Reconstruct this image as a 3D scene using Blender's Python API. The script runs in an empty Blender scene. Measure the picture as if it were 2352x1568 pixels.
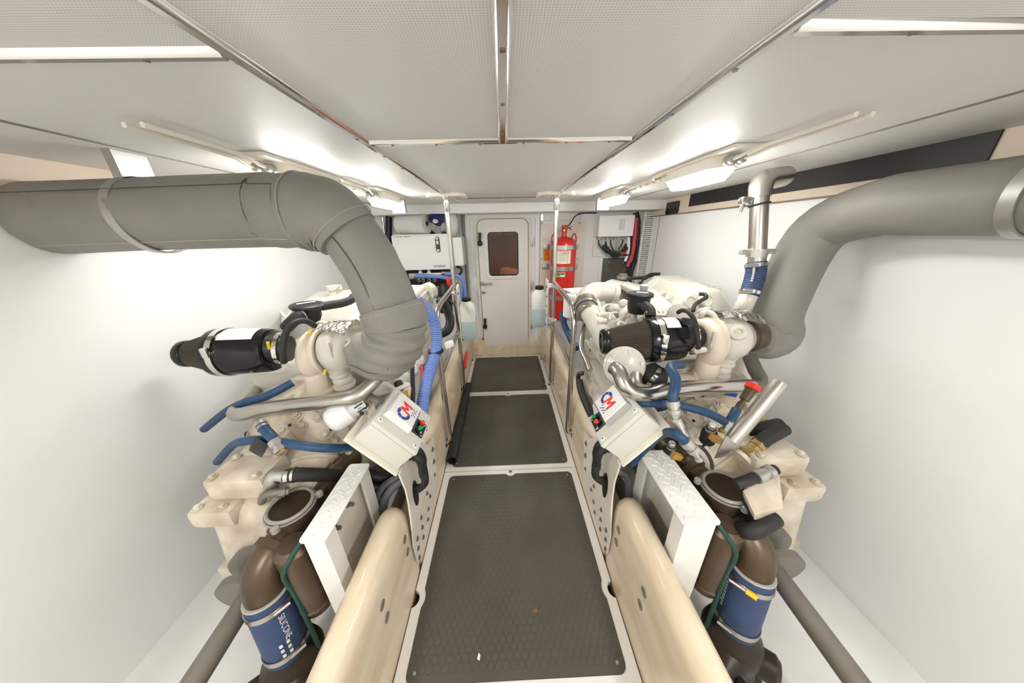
import bpy, bmesh, math, random
from mathutils import Vector, Matrix, Quaternion
random.seed(7)
S = bpy.context.scene
COL = S.collection
# ------------------------------------------------------------------ camera
F, PITCH, YAW, ROLL, CAMZ = 632.5, .37381, .02152, -.02293, 1.5
_cy, _sy, _cp, _sp = math.cos(YAW), math.sin(YAW), math.cos(PITCH), math.sin(PITCH)
FWD = Vector((_sy*_cp, _cy*_cp, -_sp)); _r = Vector((_cy, -_sy, 0)); _u = _r.cross(FWD)
RIGHT = _r*math.cos(ROLL) + _u*math.sin(ROLL); UP = -_r*math.sin(ROLL) + _u*math.cos(ROLL)
CAM = Vector((0, 0, CAMZ))
cd = bpy.data.cameras.new('camera'); cam = bpy.data.objects.new('camera', cd); COL.objects.link(cam)
cd.sensor_fit = 'HORIZONTAL'; cd.sensor_width = 36; cd.lens = 36*F/2352; cd.clip_start = .02
cam.matrix_world = Matrix(((RIGHT.x, UP.x, -FWD.x, 0), (RIGHT.y, UP.y, -FWD.y, 0), (RIGHT.z, UP.z, -FWD.z, CAMZ), (0, 0, 0, 1)))
S.camera = cam
# ------------------------------------------------------------------ world, exposure
W = bpy.data.worlds.new('world'); S.world = W; W.use_nodes = True
W.node_tree.nodes['Background'].inputs[0].default_value = (1, .98, .95, 1)
W.node_tree.nodes['Background'].inputs[1].default_value = .3
S.view_settings.view_transform = 'Standard'; S.view_settings.look = 'None'
S.view_settings.gamma = 1; S.view_settings.use_curve_mapping = False
S.view_settings.exposure = 0.82
LAMP = 26.0          # emission of the lamp covers
CEIL, BULK, WX = 1.785, 3.38, 1.68
def ray(px, py): return RIGHT*(px-1176) + UP*(784-py) + FWD*F
def PX(px, py, X): d = ray(px, py); return CAM + d*(X/d.x)
def PY(px, py, Y): d = ray(px, py); return CAM + d*(Y/d.y)
def PZ(px, py, Z): d = ray(px, py); return CAM + d*((Z-CAMZ)/d.z)
def V(px, py, D): return CAM + ray(px, py)*(D/F)
def VV(l): return [V(*p) for p in l]
# ------------------------------------------------------------------ materials
MATS = {}
def mat(name, c, rough=.5, metal=0, noise=0, nscale=8, c2=None, bump=0, bscale=60, emit=0, trans=0, alpha=1, ior=1.45, coat=0, stretch=None):
    m = bpy.data.materials.new(name); m.use_nodes = True; nt = m.node_tree; N = nt.nodes; b = N['Principled BSDF']
    b.inputs['Base Color'].default_value = (*c, 1); b.inputs['Roughness'].default_value = rough; b.inputs['Metallic'].default_value = metal
    b.inputs['IOR'].default_value = ior; b.inputs['Transmission Weight'].default_value = trans; b.inputs['Alpha'].default_value = alpha
    b.inputs['Coat Weight'].default_value = coat
    tc = N.new('ShaderNodeTexCoord'); mp = N.new('ShaderNodeMapping'); nt.links.new(tc.outputs['Object'], mp.inputs[0])
    if stretch: mp.inputs['Scale'].default_value = stretch
    if noise:
        n = N.new('ShaderNodeTexNoise'); n.inputs['Scale'].default_value = nscale; n.inputs['Detail'].default_value = 6
        nt.links.new(mp.outputs[0], n.inputs['Vector'])
        r = N.new('ShaderNodeValToRGB'); r.color_ramp.elements[0].position = .5-.25; r.color_ramp.elements[1].position = .5+.22
        c2 = c2 or tuple(x*.6 for x in c)
        r.color_ramp.elements[0].color = (*[a+(b2-a)*noise for a, b2 in zip(c, c2)], 1); r.color_ramp.elements[1].color = (*c, 1)
        nt.links.new(n.outputs[0], r.inputs[0]); nt.links.new(r.outputs[0], b.inputs['Base Color'])
    if bump:
        n2 = N.new('ShaderNodeTexNoise'); n2.inputs['Scale'].default_value = bscale; n2.inputs['Detail'].default_value = 3
        nt.links.new(mp.outputs[0], n2.inputs['Vector'])
        bp = N.new('ShaderNodeBump'); bp.inputs['Strength'].default_value = bump; bp.inputs['Distance'].default_value = .01
        nt.links.new(n2.outputs[0], bp.inputs['Height']); nt.links.new(bp.outputs[0], b.inputs['Normal'])
    if emit:
        b.inputs['Emission Color'].default_value = (1, .98, .945, 1); b.inputs['Emission Strength'].default_value = emit
    MATS[name] = m; return m
mat('gel', (.83, .74, .58), .34, 0, .9, 5, (.62, .48, .31), coat=.3, stretch=(2.5, .6, 2.5))
mat('white', (.83, .82, .785), .4)
mat('wall', (.85, .85, .845), .4)
mat('frame_white', (.83, .81, .76), .42, 0, .06, 3)
mat('cream', (.82, .78, .69), .35, 0, .25, 14, (.62, .52, .38))
mat('engine', (.68, .66, .59), .3, 0, .35, 16, (.50, .44, .34), bump=.08, bscale=25, coat=.3)
mat('gear', (.74, .69, .58), .36, 0, .9, 9, (.36, .27, .17), bump=.2, bscale=16)
mat('peach', (.74, .645, .53), .35, 0, .15, 9)
mat('castgrey', (.22, .20, .17), .5, .4, .4, 20)
mat('steel', (.62, .59, .55), .2, 1, .2, 5)
mat('brushed', (.55, .52, .47), .32, 1, .35, 9)
mat('polish', (.75, .73, .70), .12, 1)
mat('zinc', (.52, .51, .48), .4, .8, .3, 30)
mat('bronze', (.135, .095, .062), .36, .5, .6, 9, (.04, .027, .017))
mat('brass', (.38, .27, .11), .35, .8)
mat('foil', (.72, .70, .66), .22, 1, .2, 12, bump=1.0, bscale=45)
mat('black', (.016, .015, .015), .45)
mat('gloss_black', (.010, .010, .010), .15)
mat('rubber', (.022, .021, .020), .6)
mat('pleat', (.075, .060, .048), .8)
mat('mat', (.100, .091, .072), .55, 0, .7, 3.5, (.062, .054, .042), bump=.1, bscale=160)
mat('blanket', (.25, .238, .213), .55, 0, .3, 9, (.19, .178, .158), bump=.5, bscale=16)
mat('thread', (.42, .40, .36), .7)
mat('seam', (.085, .08, .07), .8)
mat('blue', (.02, .065, .15), .45, 0, .2, 15)
mat('bluerib', (.16, .26, .62), .4)
mat('silicone', (.03, .066, .175), .55, 0, .5, 14, (.05, .055, .09))
mat('seacock', (.05, .038, .028), .42, .4, .5, 12, (.018, .014, .011))
mat('red', (.66, .025, .015), .28, coat=.4)
mat('redplastic', (.75, .035, .02), .4)
mat('pinkred', (.55, .05, .08), .45)
mat('orange', (.95, .27, .01), .5)
mat('yellow', (.85, .55, .03), .4)
mat('amber', (.52, .30, .07), .45)
mat('conduitgrey', (.13, .13, .135), .5)
mat('shade_and_port', (.03, .027, .024), .6)  # near-black for painted shade below the engines and for small ports
mat('green', (.01, .25, .10), .4)
mat('greenwire', (.012, .06, .045), .5)
mat('label', (.83, .80, .66), .5)
mat('paper', (.85, .84, .80), .8)
mat('boxgrey', (.64, .63, .56), .45)
mat('greypvc', (.40, .39, .37), .5)
mat('boxwhite', (.86, .86, .84), .3)
mat('navy', (.02, .03, .14), .5)
mat('logoblue', (.012, .04, .30), .4)
mat('logored', (.80, .02, .02), .4)
mat('ink', (.02, .02, .02), .5)
mat('inklight', (.35, .34, .32), .5)
mat('whiteprint', (.80, .80, .80), .5)
mat('graypanel', (.085, .085, .075), .35)
mat('strip', (.72, .60, .48), .5, 0, .1, 30)
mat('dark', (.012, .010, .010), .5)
mat('lamp', (.95, .95, .92), .3, emit=LAMP)
mat('clear', (.62, .60, .55), .10, trans=.6, ior=1.25, coat=.5)
mat('lidglass', (.75, .74, .70), .03, trans=1, ior=1.12)
mat('tint', (.60, .50, .45), .03, trans=1, ior=1.4)
mat('bottle', (.86, .86, .80), .35, trans=.12)
mat('coolant', (.50, .60, .62), .35)
mat('brown', (.12, .045, .02), .6, 0, .5, 8)
mat('tan', (.30, .14, .05), .7, 0, .5, 20)
mat('bilge', (.84, .84, .82), .5, 0, .25, 5)
mat('poly', (.80, .80, .79), .3)
mat('silverlabel', (.72, .74, .75), .4)
mat('redtext', (.45, .03, .02), .5)
mat('dirt', (.13, .075, .025), .8)
mat('hoodbrown', (.10, .075, .055), .5, .3)
def ceil_mat():
    m = mat('ceiling', (.78, .775, .755), .5); nt = m.node_tree; N = nt.nodes; b = N['Principled BSDF']
    tc = N.new('ShaderNodeTexCoord'); mp = N.new('ShaderNodeMapping'); mp.inputs['Scale'].default_value = (200, 200, 200)
    nt.links.new(tc.outputs['Object'], mp.inputs[0])
    fr = N.new('ShaderNodeVectorMath'); fr.operation = 'FRACTION'; nt.links.new(mp.outputs[0], fr.inputs[0])
    sb = N.new('ShaderNodeVectorMath'); sb.operation = 'SUBTRACT'; sb.inputs[1].default_value = (.5, .5, 0); nt.links.new(fr.outputs[0], sb.inputs[0])
    ml = N.new('ShaderNodeVectorMath'); ml.operation = 'MULTIPLY'; ml.inputs[1].default_value = (1, 1, 0); nt.links.new(sb.outputs[0], ml.inputs[0])
    ln = N.new('ShaderNodeVectorMath'); ln.operation = 'LENGTH'; nt.links.new(ml.outputs[0], ln.inputs[0])
    r = N.new('ShaderNodeValToRGB'); r.color_ramp.elements[0].position = .20; r.color_ramp.elements[1].position = .32
    r.color_ramp.elements[0].color = (.60, .59, .565, 1); r.color_ramp.elements[1].color = (.80, .79, .765, 1)
    nt.links.new(ln.outputs['Value'], r.inputs[0]); nt.links.new(r.outputs[0], b.inputs['Base Color'])
ceil_mat()
# ------------------------------------------------------------------ mesh builder
def basis(ax):
    ax = Vector(ax).normalized(); t = Vector((0, 0, 1)) if abs(ax.z) < .9 else Vector((1, 0, 0))
    u = t.cross(ax).normalized(); return u, ax.cross(u), ax
def spline(pts, k=6):
    pts = [Vector(p) for p in pts]
    if len(pts) < 3 or k < 2: return pts
    out = []
    for i in range(len(pts)-1):
        p0 = pts[max(i-1, 0)]; p1 = pts[i]; p2 = pts[i+1]; p3 = pts[min(i+2, len(pts)-1)]
        for j in range(k):
            t = j/k; out.append(.5*((2*p1)+(p2-p0)*t+(2*p0-5*p1+4*p2-p3)*t*t+(3*p1-p0-3*p2+p3)*t**3))
    return out+[pts[-1]]
def lerp_list(a, n):
    if not isinstance(a, (list, tuple)): return [a]*n
    out = []
    for i in range(n):
        t = i/(n-1)*(len(a)-1); j = min(int(t), len(a)-2); out.append(a[j]+(a[j+1]-a[j])*(t-j))
    return out
class MB:
    def __init__(s): s.v = []; s.f = []
    def add(s, vs, fs):
        o = len(s.v); s.v += [Vector(p) for p in vs]; s.f += [tuple(i+o for i in f) for f in fs]; return s
    def _bm(s, bm):
        bm.normal_update(); bm.verts.ensure_lookup_table()
        s.add([v.co.copy() for v in bm.verts], [[v.index for v in f.verts] for f in bm.faces]); bm.free(); return s
    def hexa(s, p, bev=0, seg=2):
        bm = bmesh.new(); vs = [bm.verts.new(q) for q in p]
        for f in ((3, 2, 1, 0), (4, 5, 6, 7), (0, 1, 5, 4), (1, 2, 6, 5), (2, 3, 7, 6), (3, 0, 4, 7)): bm.faces.new([vs[i] for i in f])
        bmesh.ops.recalc_face_normals(bm, faces=bm.faces)
        if bev: bmesh.ops.bevel(bm, geom=bm.edges[:]+bm.verts[:], offset=bev, segments=seg, affect='EDGES', profile=.6, clamp_overlap=True)
        bm.verts.index_update(); return s._bm(bm)
    def box(s, c, d, bev=0, R=None, seg=2):
        c = Vector(c); h = [x/2 for x in d]; R = R or Matrix.Identity(3)
        pts = [c+R@Vector((x*h[0], y*h[1], z*h[2])) for z in (-1, 1) for x, y in ((-1, -1), (1, -1), (1, 1), (-1, 1))]
        return s.hexa(pts, bev, seg)
    def bb(s, x0, x1, y0, y1, z0, z1, bev=0): return s.box(((x0+x1)/2, (y0+y1)/2, (z0+z1)/2), (abs(x1-x0), abs(y1-y0), abs(z1-z0)), bev)
    def tube(s, pts, r, n=12, k=6, cap=True, rib=0, ribn=0):
        P = spline(pts, k) if k > 1 else [Vector(p) for p in pts]
        if ribn:   # resample evenly for ribs
            L = [0]
            for a, b in zip(P, P[1:]): L.append(L[-1]+(b-a).length)
            m = ribn*4; Q = []
            for i in range(m+1):
                t = L[-1]*i/m; j = 0
                while j < len(L)-2 and L[j+1] < t: j += 1
                Q.append(P[j].lerp(P[j+1], (t-L[j])/max(1e-9, L[j+1]-L[j])))
            P = Q
        R = lerp_list(r, len(P))
        if ribn: R = [q*(1+rib*(0, .7, 1, .7)[i % 4]) for i, q in enumerate(R)]
        tan = [(P[min(i+1, len(P)-1)]-P[max(i-1, 0)]).normalized() for i in range(len(P))]
        u = basis(tan[0])[0]; vs = []; fs = []
        for i, p in enumerate(P):
            u = (u-tan[i]*u.dot(tan[i])).normalized(); w = tan[i].cross(u)
            vs += [p+(u*math.cos(2*math.pi*j/n)+w*math.sin(2*math.pi*j/n))*R[i] for j in range(n)]
        for i in range(len(P)-1):
            for j in range(n): fs.append((i*n+j, i*n+(j+1) % n, (i+1)*n+(j+1) % n, (i+1)*n+j))
        if cap: fs.append(tuple(range(n-1, -1, -1))); fs.append(tuple((len(P)-1)*n+j for j in range(n)))
        return s.add(vs, fs)
    def cyl(s, a, b, r, n=16, r2=None): return s.tube([a, b], [r, r if r2 is None else r2], n, 1)
    def lathe(s, o, ax, prof, n=24, cap=True, jit=None):
        u, w, ax = basis(ax); o = Vector(o); vs = []; fs = []
        for t, r in prof:
            for j in range(n):
                rr = r*(jit[j % len(jit)] if jit else 1)
                vs.append(o+ax*t+(u*math.cos(2*math.pi*j/n)+w*math.sin(2*math.pi*j/n))*rr)
        for i in range(len(prof)-1):
            for j in range(n): fs.append((i*n+j, i*n+(j+1) % n, (i+1)*n+(j+1) % n, (i+1)*n+j))
        if cap: fs.append(tuple(range(n-1, -1, -1))); fs.append(tuple((len(prof)-1)*n+j for j in range(n)))
        return s.add(vs, fs)
    def torus(s, c, ax, R, r, n=28, m=8):
        u, w, ax = basis(ax); c = Vector(c); vs = []; fs = []
        for i in range(n):
            a = 2*math.pi*i/n; d = u*math.cos(a)+w*math.sin(a)
            for j in range(m):
                b = 2*math.pi*j/m; vs.append(c+d*(R+r*math.cos(b))+ax*r*math.sin(b))
        for i in range(n):
            for j in range(m): fs.append((i*m+j, ((i+1) % n)*m+j, ((i+1) % n)*m+(j+1) % m, i*m+(j+1) % m))
        return s.add(vs, fs)
    def ball(s, c, r, sc=(1, 1, 1), n=20, m=12, R=None):
        vs = []; fs = []; c = Vector(c); R = R or Matrix.Identity(3)
        for i in range(m+1):
            t = math.pi*(i+.002)/(m+.004)
            for j in range(n):
                a = 2*math.pi*j/n; vs.append(c+R@Vector((r*sc[0]*math.sin(t)*math.cos(a), r*sc[1]*math.sin(t)*math.sin(a), r*sc[2]*math.cos(t))))
        for i in range(m):
            for j in range(n): fs.append((i*n+j, (i+1)*n+j, (i+1)*n+(j+1) % n, i*n+(j+1) % n))
        return s.add(vs, fs)
    def prism(s, pts, ext, bev=0):
        bm = bmesh.new(); ext = Vector(ext); pts = [Vector(p) for p in pts]
        a = [bm.verts.new(p) for p in pts]; b = [bm.verts.new(p+ext) for p in pts]; n = len(pts)
        bm.faces.new(a[::-1]); tf = bm.faces.new(b)
        for i in range(n): bm.faces.new((a[i], a[(i+1) % n], b[(i+1) % n], b[i]))
        bmesh.ops.recalc_face_normals(bm, faces=bm.faces)
        if bev: bmesh.ops.bevel(bm, geom=list(tf.edges), offset=bev, segments=2, affect='EDGES', clamp_overlap=True)
        bm.verts.index_update(); return s._bm(bm)
    def ring(s, outer, inner, ext):
        ext = Vector(ext); n = len(outer); o = [Vector(p) for p in outer]; i = [Vector(p) for p in inner]
        vs = o+i+[p+ext for p in o]+[p+ext for p in i]; fs = []
        for k in range(n):
            l = (k+1) % n
            fs += [(k, l, n+l, n+k), (2*n+k, 3*n+k, 3*n+l, 2*n+l), (k, 2*n+k, 2*n+l, l), (n+k, n+l, 3*n+l, 3*n+k)]
        return s.add(vs, fs)
    def bolt(s, c, ax, r=.008, h=.007, washer=True):
        c = Vector(c); ax = Vector(ax).normalized()
        if washer: s.cyl(c, c+ax*h*.25, r*1.45, 12)
        return s.lathe(c, ax, [(0, r), (h*.85, r), (h, r*.85)], 6)
    def mesh(s, name, origin):
        me = bpy.data.meshes.new(name); me.from_pydata([v-origin for v in s.v], [], s.f); me.validate()
        bm = bmesh.new(); bm.from_mesh(me); bmesh.ops.recalc_face_normals(bm, faces=bm.faces); bm.to_mesh(me); bm.free()
        me.shade_smooth(); me.set_sharp_from_angle(angle=math.radians(38)); return me
def origin_of(mb):
    xs = [v.x for v in mb.v]; ys = [v.y for v in mb.v]; zs = [v.z for v in mb.v]
    return Vector(((min(xs)+max(xs))/2, (min(ys)+max(ys))/2, min(zs)))
WORLD = {}
def part(name, mb, m, parent, label=None, kind=None):
    po = WORLD[parent.name]
    ob = bpy.data.objects.new(name, mb.mesh(name, po)); COL.objects.link(ob); ob.parent = parent
    ob.data.materials.append(MATS[m]); WORLD[ob.name] = po
    if label: ob['label'] = label
    if kind: ob['kind'] = kind
    return ob
def thing(name, label, cat, loc, group=None):
    o = bpy.data.objects.new(name, None); COL.objects.link(o); o.location = loc; o.empty_display_size = .1
    o['label'] = label; o['category'] = cat
    if group: o['group'] = group
    WORLD[o.name] = Vector(loc); return o
def solo(name, mb, m, label, cat, group=None, kind=None):
    og = origin_of(mb); ob = bpy.data.objects.new(name, mb.mesh(name, og)); COL.objects.link(ob); ob.location = og
    ob.data.materials.append(MATS[m]); ob['label'] = label; ob['category'] = cat; WORLD[ob.name] = og
    if group: ob['group'] = group
    if kind: ob['kind'] = kind
    return ob
def struct(name, mb, m, label=None):
    og = origin_of(mb); ob = bpy.data.objects.new(name, mb.mesh(name, og)); COL.objects.link(ob); ob.location = og
    ob.data.materials.append(MATS[m]); ob['kind'] = 'structure'; WORLD[ob.name] = og
    if label: ob['label'] = label
    return ob
def rrect(cx, cz, w, h, r, y, n=6):
    out = []
    for sx, sz, a0 in ((1, -1, -90), (1, 1, 0), (-1, 1, 90), (-1, -1, 180)):
        for i in range(n+1):
            a = math.radians(a0+90*i/n); out.append(Vector((cx+sx*(w/2-r)+r*math.cos(a), y, cz+sz*(h/2-r)+r*math.sin(a))))
    return out
_tc = {}
def text2d(t):
    if t in _tc: return _tc[t]
    cu = bpy.data.curves.new('t', 'FONT'); cu.body = t; cu.size = 1; ob = bpy.data.objects.new('t', cu); COL.objects.link(ob)
    bpy.context.view_layer.update(); me = bpy.data.meshes.new_from_object(ob.evaluated_get(bpy.context.evaluated_depsgraph_get()))
    r = ([(v.co.x, v.co.y) for v in me.vertices], [tuple(p.vertices) for p in me.polygons])
    bpy.data.objects.remove(ob); bpy.data.meshes.remove(me); _tc[t] = r; return r
def text_flat(t, o, xa, ya, size, sx=1):
    vs, fs = text2d(t); o, xa, ya = Vector(o), Vector(xa).normalized(), Vector(ya).normalized()
    return MB().add([o+xa*(x*size*sx)+ya*(y*size) for x, y in vs], fs)
def text_wrap(t, o, ax, r, ang, size, flip=1):
    """letters running along the axis of a round pipe"""
    vs, fs = text2d(t); u, w, ax = basis(ax); o = Vector(o)
    return MB().add([o+ax*(x*size)+(u*math.cos(ang+flip*y*size/r)+w*math.sin(ang+flip*y*size/r))*r for x, y in vs], fs)
def ang_to_cam(o, ax):
    u, w, ax = basis(ax); d = CAM-Vector(o); return math.atan2(d.dot(w), d.dot(u))
# =================================================================== SETTING
b = MB(); b.bb(-WX, WX, -1.1, BULK+.1, -.33, -.25); struct('floor', b, 'bilge', 'white painted bilge floor under the machinery')
# ceiling: separate perforated panels
ceil = MB().bb(-WX-.05, WX+.05, -1.1, BULK+.1, CEIL+.012, CEIL+.05); ceiling = struct('ceiling', ceil, 'white', 'low ceiling of perforated grey panels')
YC = 1.075
for x0, x1, y0, y1 in ((-.432, 0, -1.1, YC), (0, .442, -1.1, YC), (-.432, .442, YC, 2.95), (.442, 1.22, .55, 2.95), (.442, 1.22, -1.1, .55), (-1.22, -.432, .6, 2.95),
                       (-1.22, -.432, -1.1, .6), (1.22, WX, -1.1, 2.95), (-WX, -1.22, -1.1, 2.95), (-WX, WX, 2.95, BULK)):
    part('ceiling_panel', MB().bb(x0+.002, x1-.002, y0+.002, y1-.002, CEIL, CEIL+.012), 'ceiling', ceiling)
tn = 0
def trim(a, b_, w, h, m='polish', screws=0, lab=None):
    global tn; tn += 1; a, b_ = Vector(a), Vector(b_); d = (b_-a).normalized(); sd = d.cross(Vector((0, 0, 1)))*w/2; up = Vector((0, 0, 1))
    prof = [(-1, 0), (-.8, -.55), (-.45, -.9), (.45, -.9), (.8, -.55), (1, 0)]
    mb = MB(); pts = [a+sd*x+up*(h*z) for x, z in prof]; mb.prism(pts, b_-a)
    t = struct('trim_%d' % tn, mb, m, lab)
    n = int((b_-a).length/screws) if screws else 0
    for i in range(n):
        p = a+(b_-a)*((i+.5)/n)-up*(h*.9); part('screw', MB().cyl(p+up*.002, p-up*.0015, .005, 10), 'castgrey', t)
    return t
trim((.008, -1.1, CEIL), (.008, YC-.002, CEIL), .034, .014, screws=.19, lab='wide stainless ceiling strip running down the middle')
trim((-.432, -1.1, CEIL), (-.432, 2.32, CEIL), .024, .012, screws=.2, lab='stainless ceiling strip on the side of the insulated exhaust')
trim((.442, -1.1, CEIL), (.442, 2.40, CEIL), .024, .012, screws=.2, lab='stainless ceiling strip on the air filter side')
trim((-.42, YC, CEIL), (.43, YC, CEIL), .024, .012, screws=.14, lab='stainless cross strip joining the two long ceiling strips')
trim((.454, .55, CEIL), (1.2, .55, CEIL), .024, .012, screws=.25, lab='short stainless cross strip at the upper right')
trim((-1.2, .6, CEIL), (-.444, .6, CEIL), .024, .012, screws=.25, lab='short stainless cross strip at the upper left')
trim((-.40, 2.62, CEIL), (.43, 2.62, CEIL), .012, .006, 'castgrey', lab='thin dark ceiling joint between the two pole plates')
trim((1.22, .3, CEIL), (1.22, 2.95, CEIL), .008, .005, 'castgrey', lab='thin ceiling joint beside the right lamps')
trim((-1.22, .3, CEIL), (-1.22, 2.95, CEIL), .008, .005, 'castgrey', lab='thin ceiling joint beside the left lamps')
for s in (-1, 1): trim((s*.43, 2.55, CEIL), (s*.36, 3.03, CEIL), .014, .006, 'frame_white')
trim((.01, 2.64, CEIL), (.01, 3.05, CEIL), .02, .006, 'frame_white')
# hull walls
for s, nm in ((-1, 'left'), (1, 'right')):
    w = struct('wall_%s' % nm, MB().bb(s*WX, s*(WX+.08), -1.1, BULK, -.3, CEIL+.01), 'wall', 'smooth white hull side panelling')
    part('panel_joint', MB().bb(s*(WX-.002), s*(WX+.002), 3.17, 3.176, .3, 1.64), 'castgrey', w)
    bd = struct('trim_band_%s' % nm, MB().bb(s*(WX-.018), s*WX, -1.1, BULK, 1.645, CEIL), 'strip', 'pinkish wooden band along the top of the hull side')
    part('edge_line', MB().bb(s*(WX-.022), s*(WX-.002), -1.1, BULK, 1.637, 1.645), 'castgrey', bd)
struct('wall_rear', MB().bb(-WX, WX, -1.18, -1.1, -.3, CEIL+.01), 'wall', 'white bulkhead behind the viewer')
# openings in the band on the right
p0 = PX(1502, 478, WX-.02); p1 = PX(1559, 476, WX-.02)
def band_panel(y0, y1, z0, z1, m, nm, lab, cat):
    g = [Vector((WX-.0185, 0, 0))+Vector((0, p.x, p.z)) for p in rrect((y0+y1)/2, (z0+z1)/2, y1-y0, z1-z0, .02 if m == 'gloss_black' else .003, 0)]
    return solo(nm, MB().prism(g, (-.006, 0, 0)), m, lab, cat)
v1 = band_panel(PX(1559, 480, WX-.02).y, min(3.04, PX(1502, 480, WX-.02).y), PX(1530, 493, WX-.02).z, PX(1530, 466, WX-.02).z, 'gloss_black', 'cover_plate', 'small rounded black cover plate on the wooden band', 'cover plate')
band_panel(1.05, PX(1583, 470, WX-.02).y, PX(1583, 474, WX-.02).z, PX(1583, 447, WX-.02).z+.008, 'dark', 'air_vent', 'long dark vent opening beside the vertical steel pipe', 'vent')
# forward bulkhead with door opening
DW, DH, DZ, DXc = .645, 1.585, .895, -.004
oz0, oz1 = -.3, CEIL+.01
outer = rrect(0, (oz0+oz1)/2, 2*WX, oz1-oz0, .001, BULK); inner = rrect(DXc, DZ, DW-.02, DH-.02, .07, BULK)
wf = struct('wall_front', MB().ring(outer, inner, (0, .06, 0)), 'wall', 'white forward bulkhead around the door')
bm_ = struct('trim_beam', MB().bb(-WX, WX, 3.05, BULK, 1.703, CEIL, .006), 'wall', 'white boxed beam above the door')
part('beam_lip', MB().bb(-WX, WX, 3.045, 3.055, 1.698, 1.706), 'frame_white', bm_)
# cream moulded threshold in front of the door
struct('trim_threshold', MB().hexa([(-.46, 3.29, -.25), (.46, 3.29, -.25), (.46, BULK, -.25), (-.46, BULK, -.25), (-.46, BULK-.014, .235), (.46, BULK-.014, .235), (.46, BULK-.001, .24), (-.46, BULK-.001, .24)], .004), 'gel', 'cream moulded sill below the door')
struct('trim_doorway', MB().ring(rrect(DXc, .93, .83, 1.545, .002, BULK), rrect(DXc, .93, .74, 1.46, .002, BULK), (0, -.02, 0)), 'wall', 'flat white moulding around the door')
# --- door
door = bpy.data.objects.new('door_1', None); COL.objects.link(door); door.location = (DXc, BULK, DZ-DH/2); door['kind'] = 'structure'
door['label'] = 'cream watertight door with dark window'; WORLD['door_1'] = door.location.copy()
Wz0, Wz1 = PY(1157, 632, BULK-.03).z, PY(1157, 533, BULK-.03).z; Wx0, Wx1 = PY(1122, 580, BULK-.03).x, PY(1190, 580, BULK-.03).x
wc = ((Wx0+Wx1)/2, (Wz0+Wz1)/2); ww, wh = Wx1-Wx0, Wz1-Wz0
part('door_leaf', MB().ring(rrect(DXc, DZ, DW-.075, DH-.075, .075, BULK-.03), rrect(*wc, ww, wh, .035, BULK-.03), (0, .045, 0)), 'frame_white', door)
part('door_frame', MB().ring(rrect(DXc, DZ, DW, DH, .10, BULK-.022), rrect(DXc, DZ, DW-.055, DH-.055, .082, BULK-.022), (0, .03, 0)), 'cream', door)
part('door_seal', MB().ring(rrect(DXc, DZ, DW-.055, DH-.055, .082, BULK-.014), rrect(DXc, DZ, DW-.075, DH-.075, .075, BULK-.014), (0, .02, 0)), 'inklight', door)
wfm = part('window_frame', MB().ring(rrect(*wc, ww+.085, wh+.085, .07, BULK-.04), rrect(*wc, ww+.004, wh+.004, .038, BULK-.04), (0, .012, 0)), 'white', door)
part('gasket', MB().ring(rrect(*wc, ww+.006, wh+.006, .039, BULK-.042), rrect(*wc, ww-.014, wh-.014, .03, BULK-.042), (0, .02, 0)), 'black', wfm)
for i, (a, c) in enumerate([(x, z) for x in (-1, 1) for z in (-.75, -.25, .25, .75)]+[(x, z*1.0) for x in (-.6, 0, .6) for z in (-2, 2)]):
    if abs(c) == 2: q = Vector((wc[0]+a*ww/2, BULK-.04, wc[1]+math.copysign(wh/2+.022, c)))
    else: q = Vector((wc[0]+a*(ww/2+.022), BULK-.04, wc[1]+c*wh/2))
    part('screw', MB().cyl(q, q+Vector((0, -.003, 0)), .005, 8), 'zinc', wfm)
part('pane', MB().prism(rrect(*wc, ww-.01, wh-.01, .034, BULK-.018), (0, .006, 0)), 'tint', door)
def lever(px, py, py2):
    a = PY(px, py, BULK-.04); c = PY(px, py2, BULK-.04)
    l = part('dog_lever', MB().hexa([c+Vector((-.012, -.012, 0)), c+Vector((.012, -.012, 0)), c+Vector((.012, .006, 0)), c+Vector((-.012, .006, 0)),
        a+Vector((-.017, -.02, 0)), a+Vector((.017, -.02, 0)), a+Vector((.017, .004, 0)), a+Vector((-.017, .004, 0))], .005), 'black', door)
    part('hub', MB().lathe(c+Vector((0, .012, 0)), (0, -1, 0), [(0, .030), (.03, .028), (.042, .018)], 18), 'black', l)
lever(1102, 534, 559); lever(1114, 731, 750)
a = PY(1108, 650, BULK-.03); c = PY(1131, 649, BULK-.03)
hd = part('door_handle', MB().lathe(a, (0, -1, 0), [(0, .027), (.01, .027), (.012, .02), (.045, .014)], 18).tube([a+Vector((0, -.045, 0)), c+Vector((0, -.05, 0))], .010, 10, 1), 'zinc', door)
a = PY(1111, 670, BULK-.03); part('lock', MB().lathe(a, (0, -1, 0), [(0, .026), (.01, .026), (.016, .018)], 18), 'zinc', door)
for py in (555, 655, 745):
    a = PY(1221, py, BULK-.02); part('hinge', MB().box(a+Vector((0, -.014, 0)), (.02, .02, .11), .004), 'zinc', door)
a = PY(1109, 778, BULK-.03); part('bumper', MB().box(a, (.02, .012, .02), .003), 'black', door)
for z in (.2, .45, .7, .95, 1.2, 1.45):
    for x in (-1, 1):
        q = Vector((DXc+x*(DW/2-.013), BULK-.022, z+.05)); part('screw', MB().cyl(q, q+Vector((0, -.003, 0)), .0045, 8), 'zinc', door)
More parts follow.
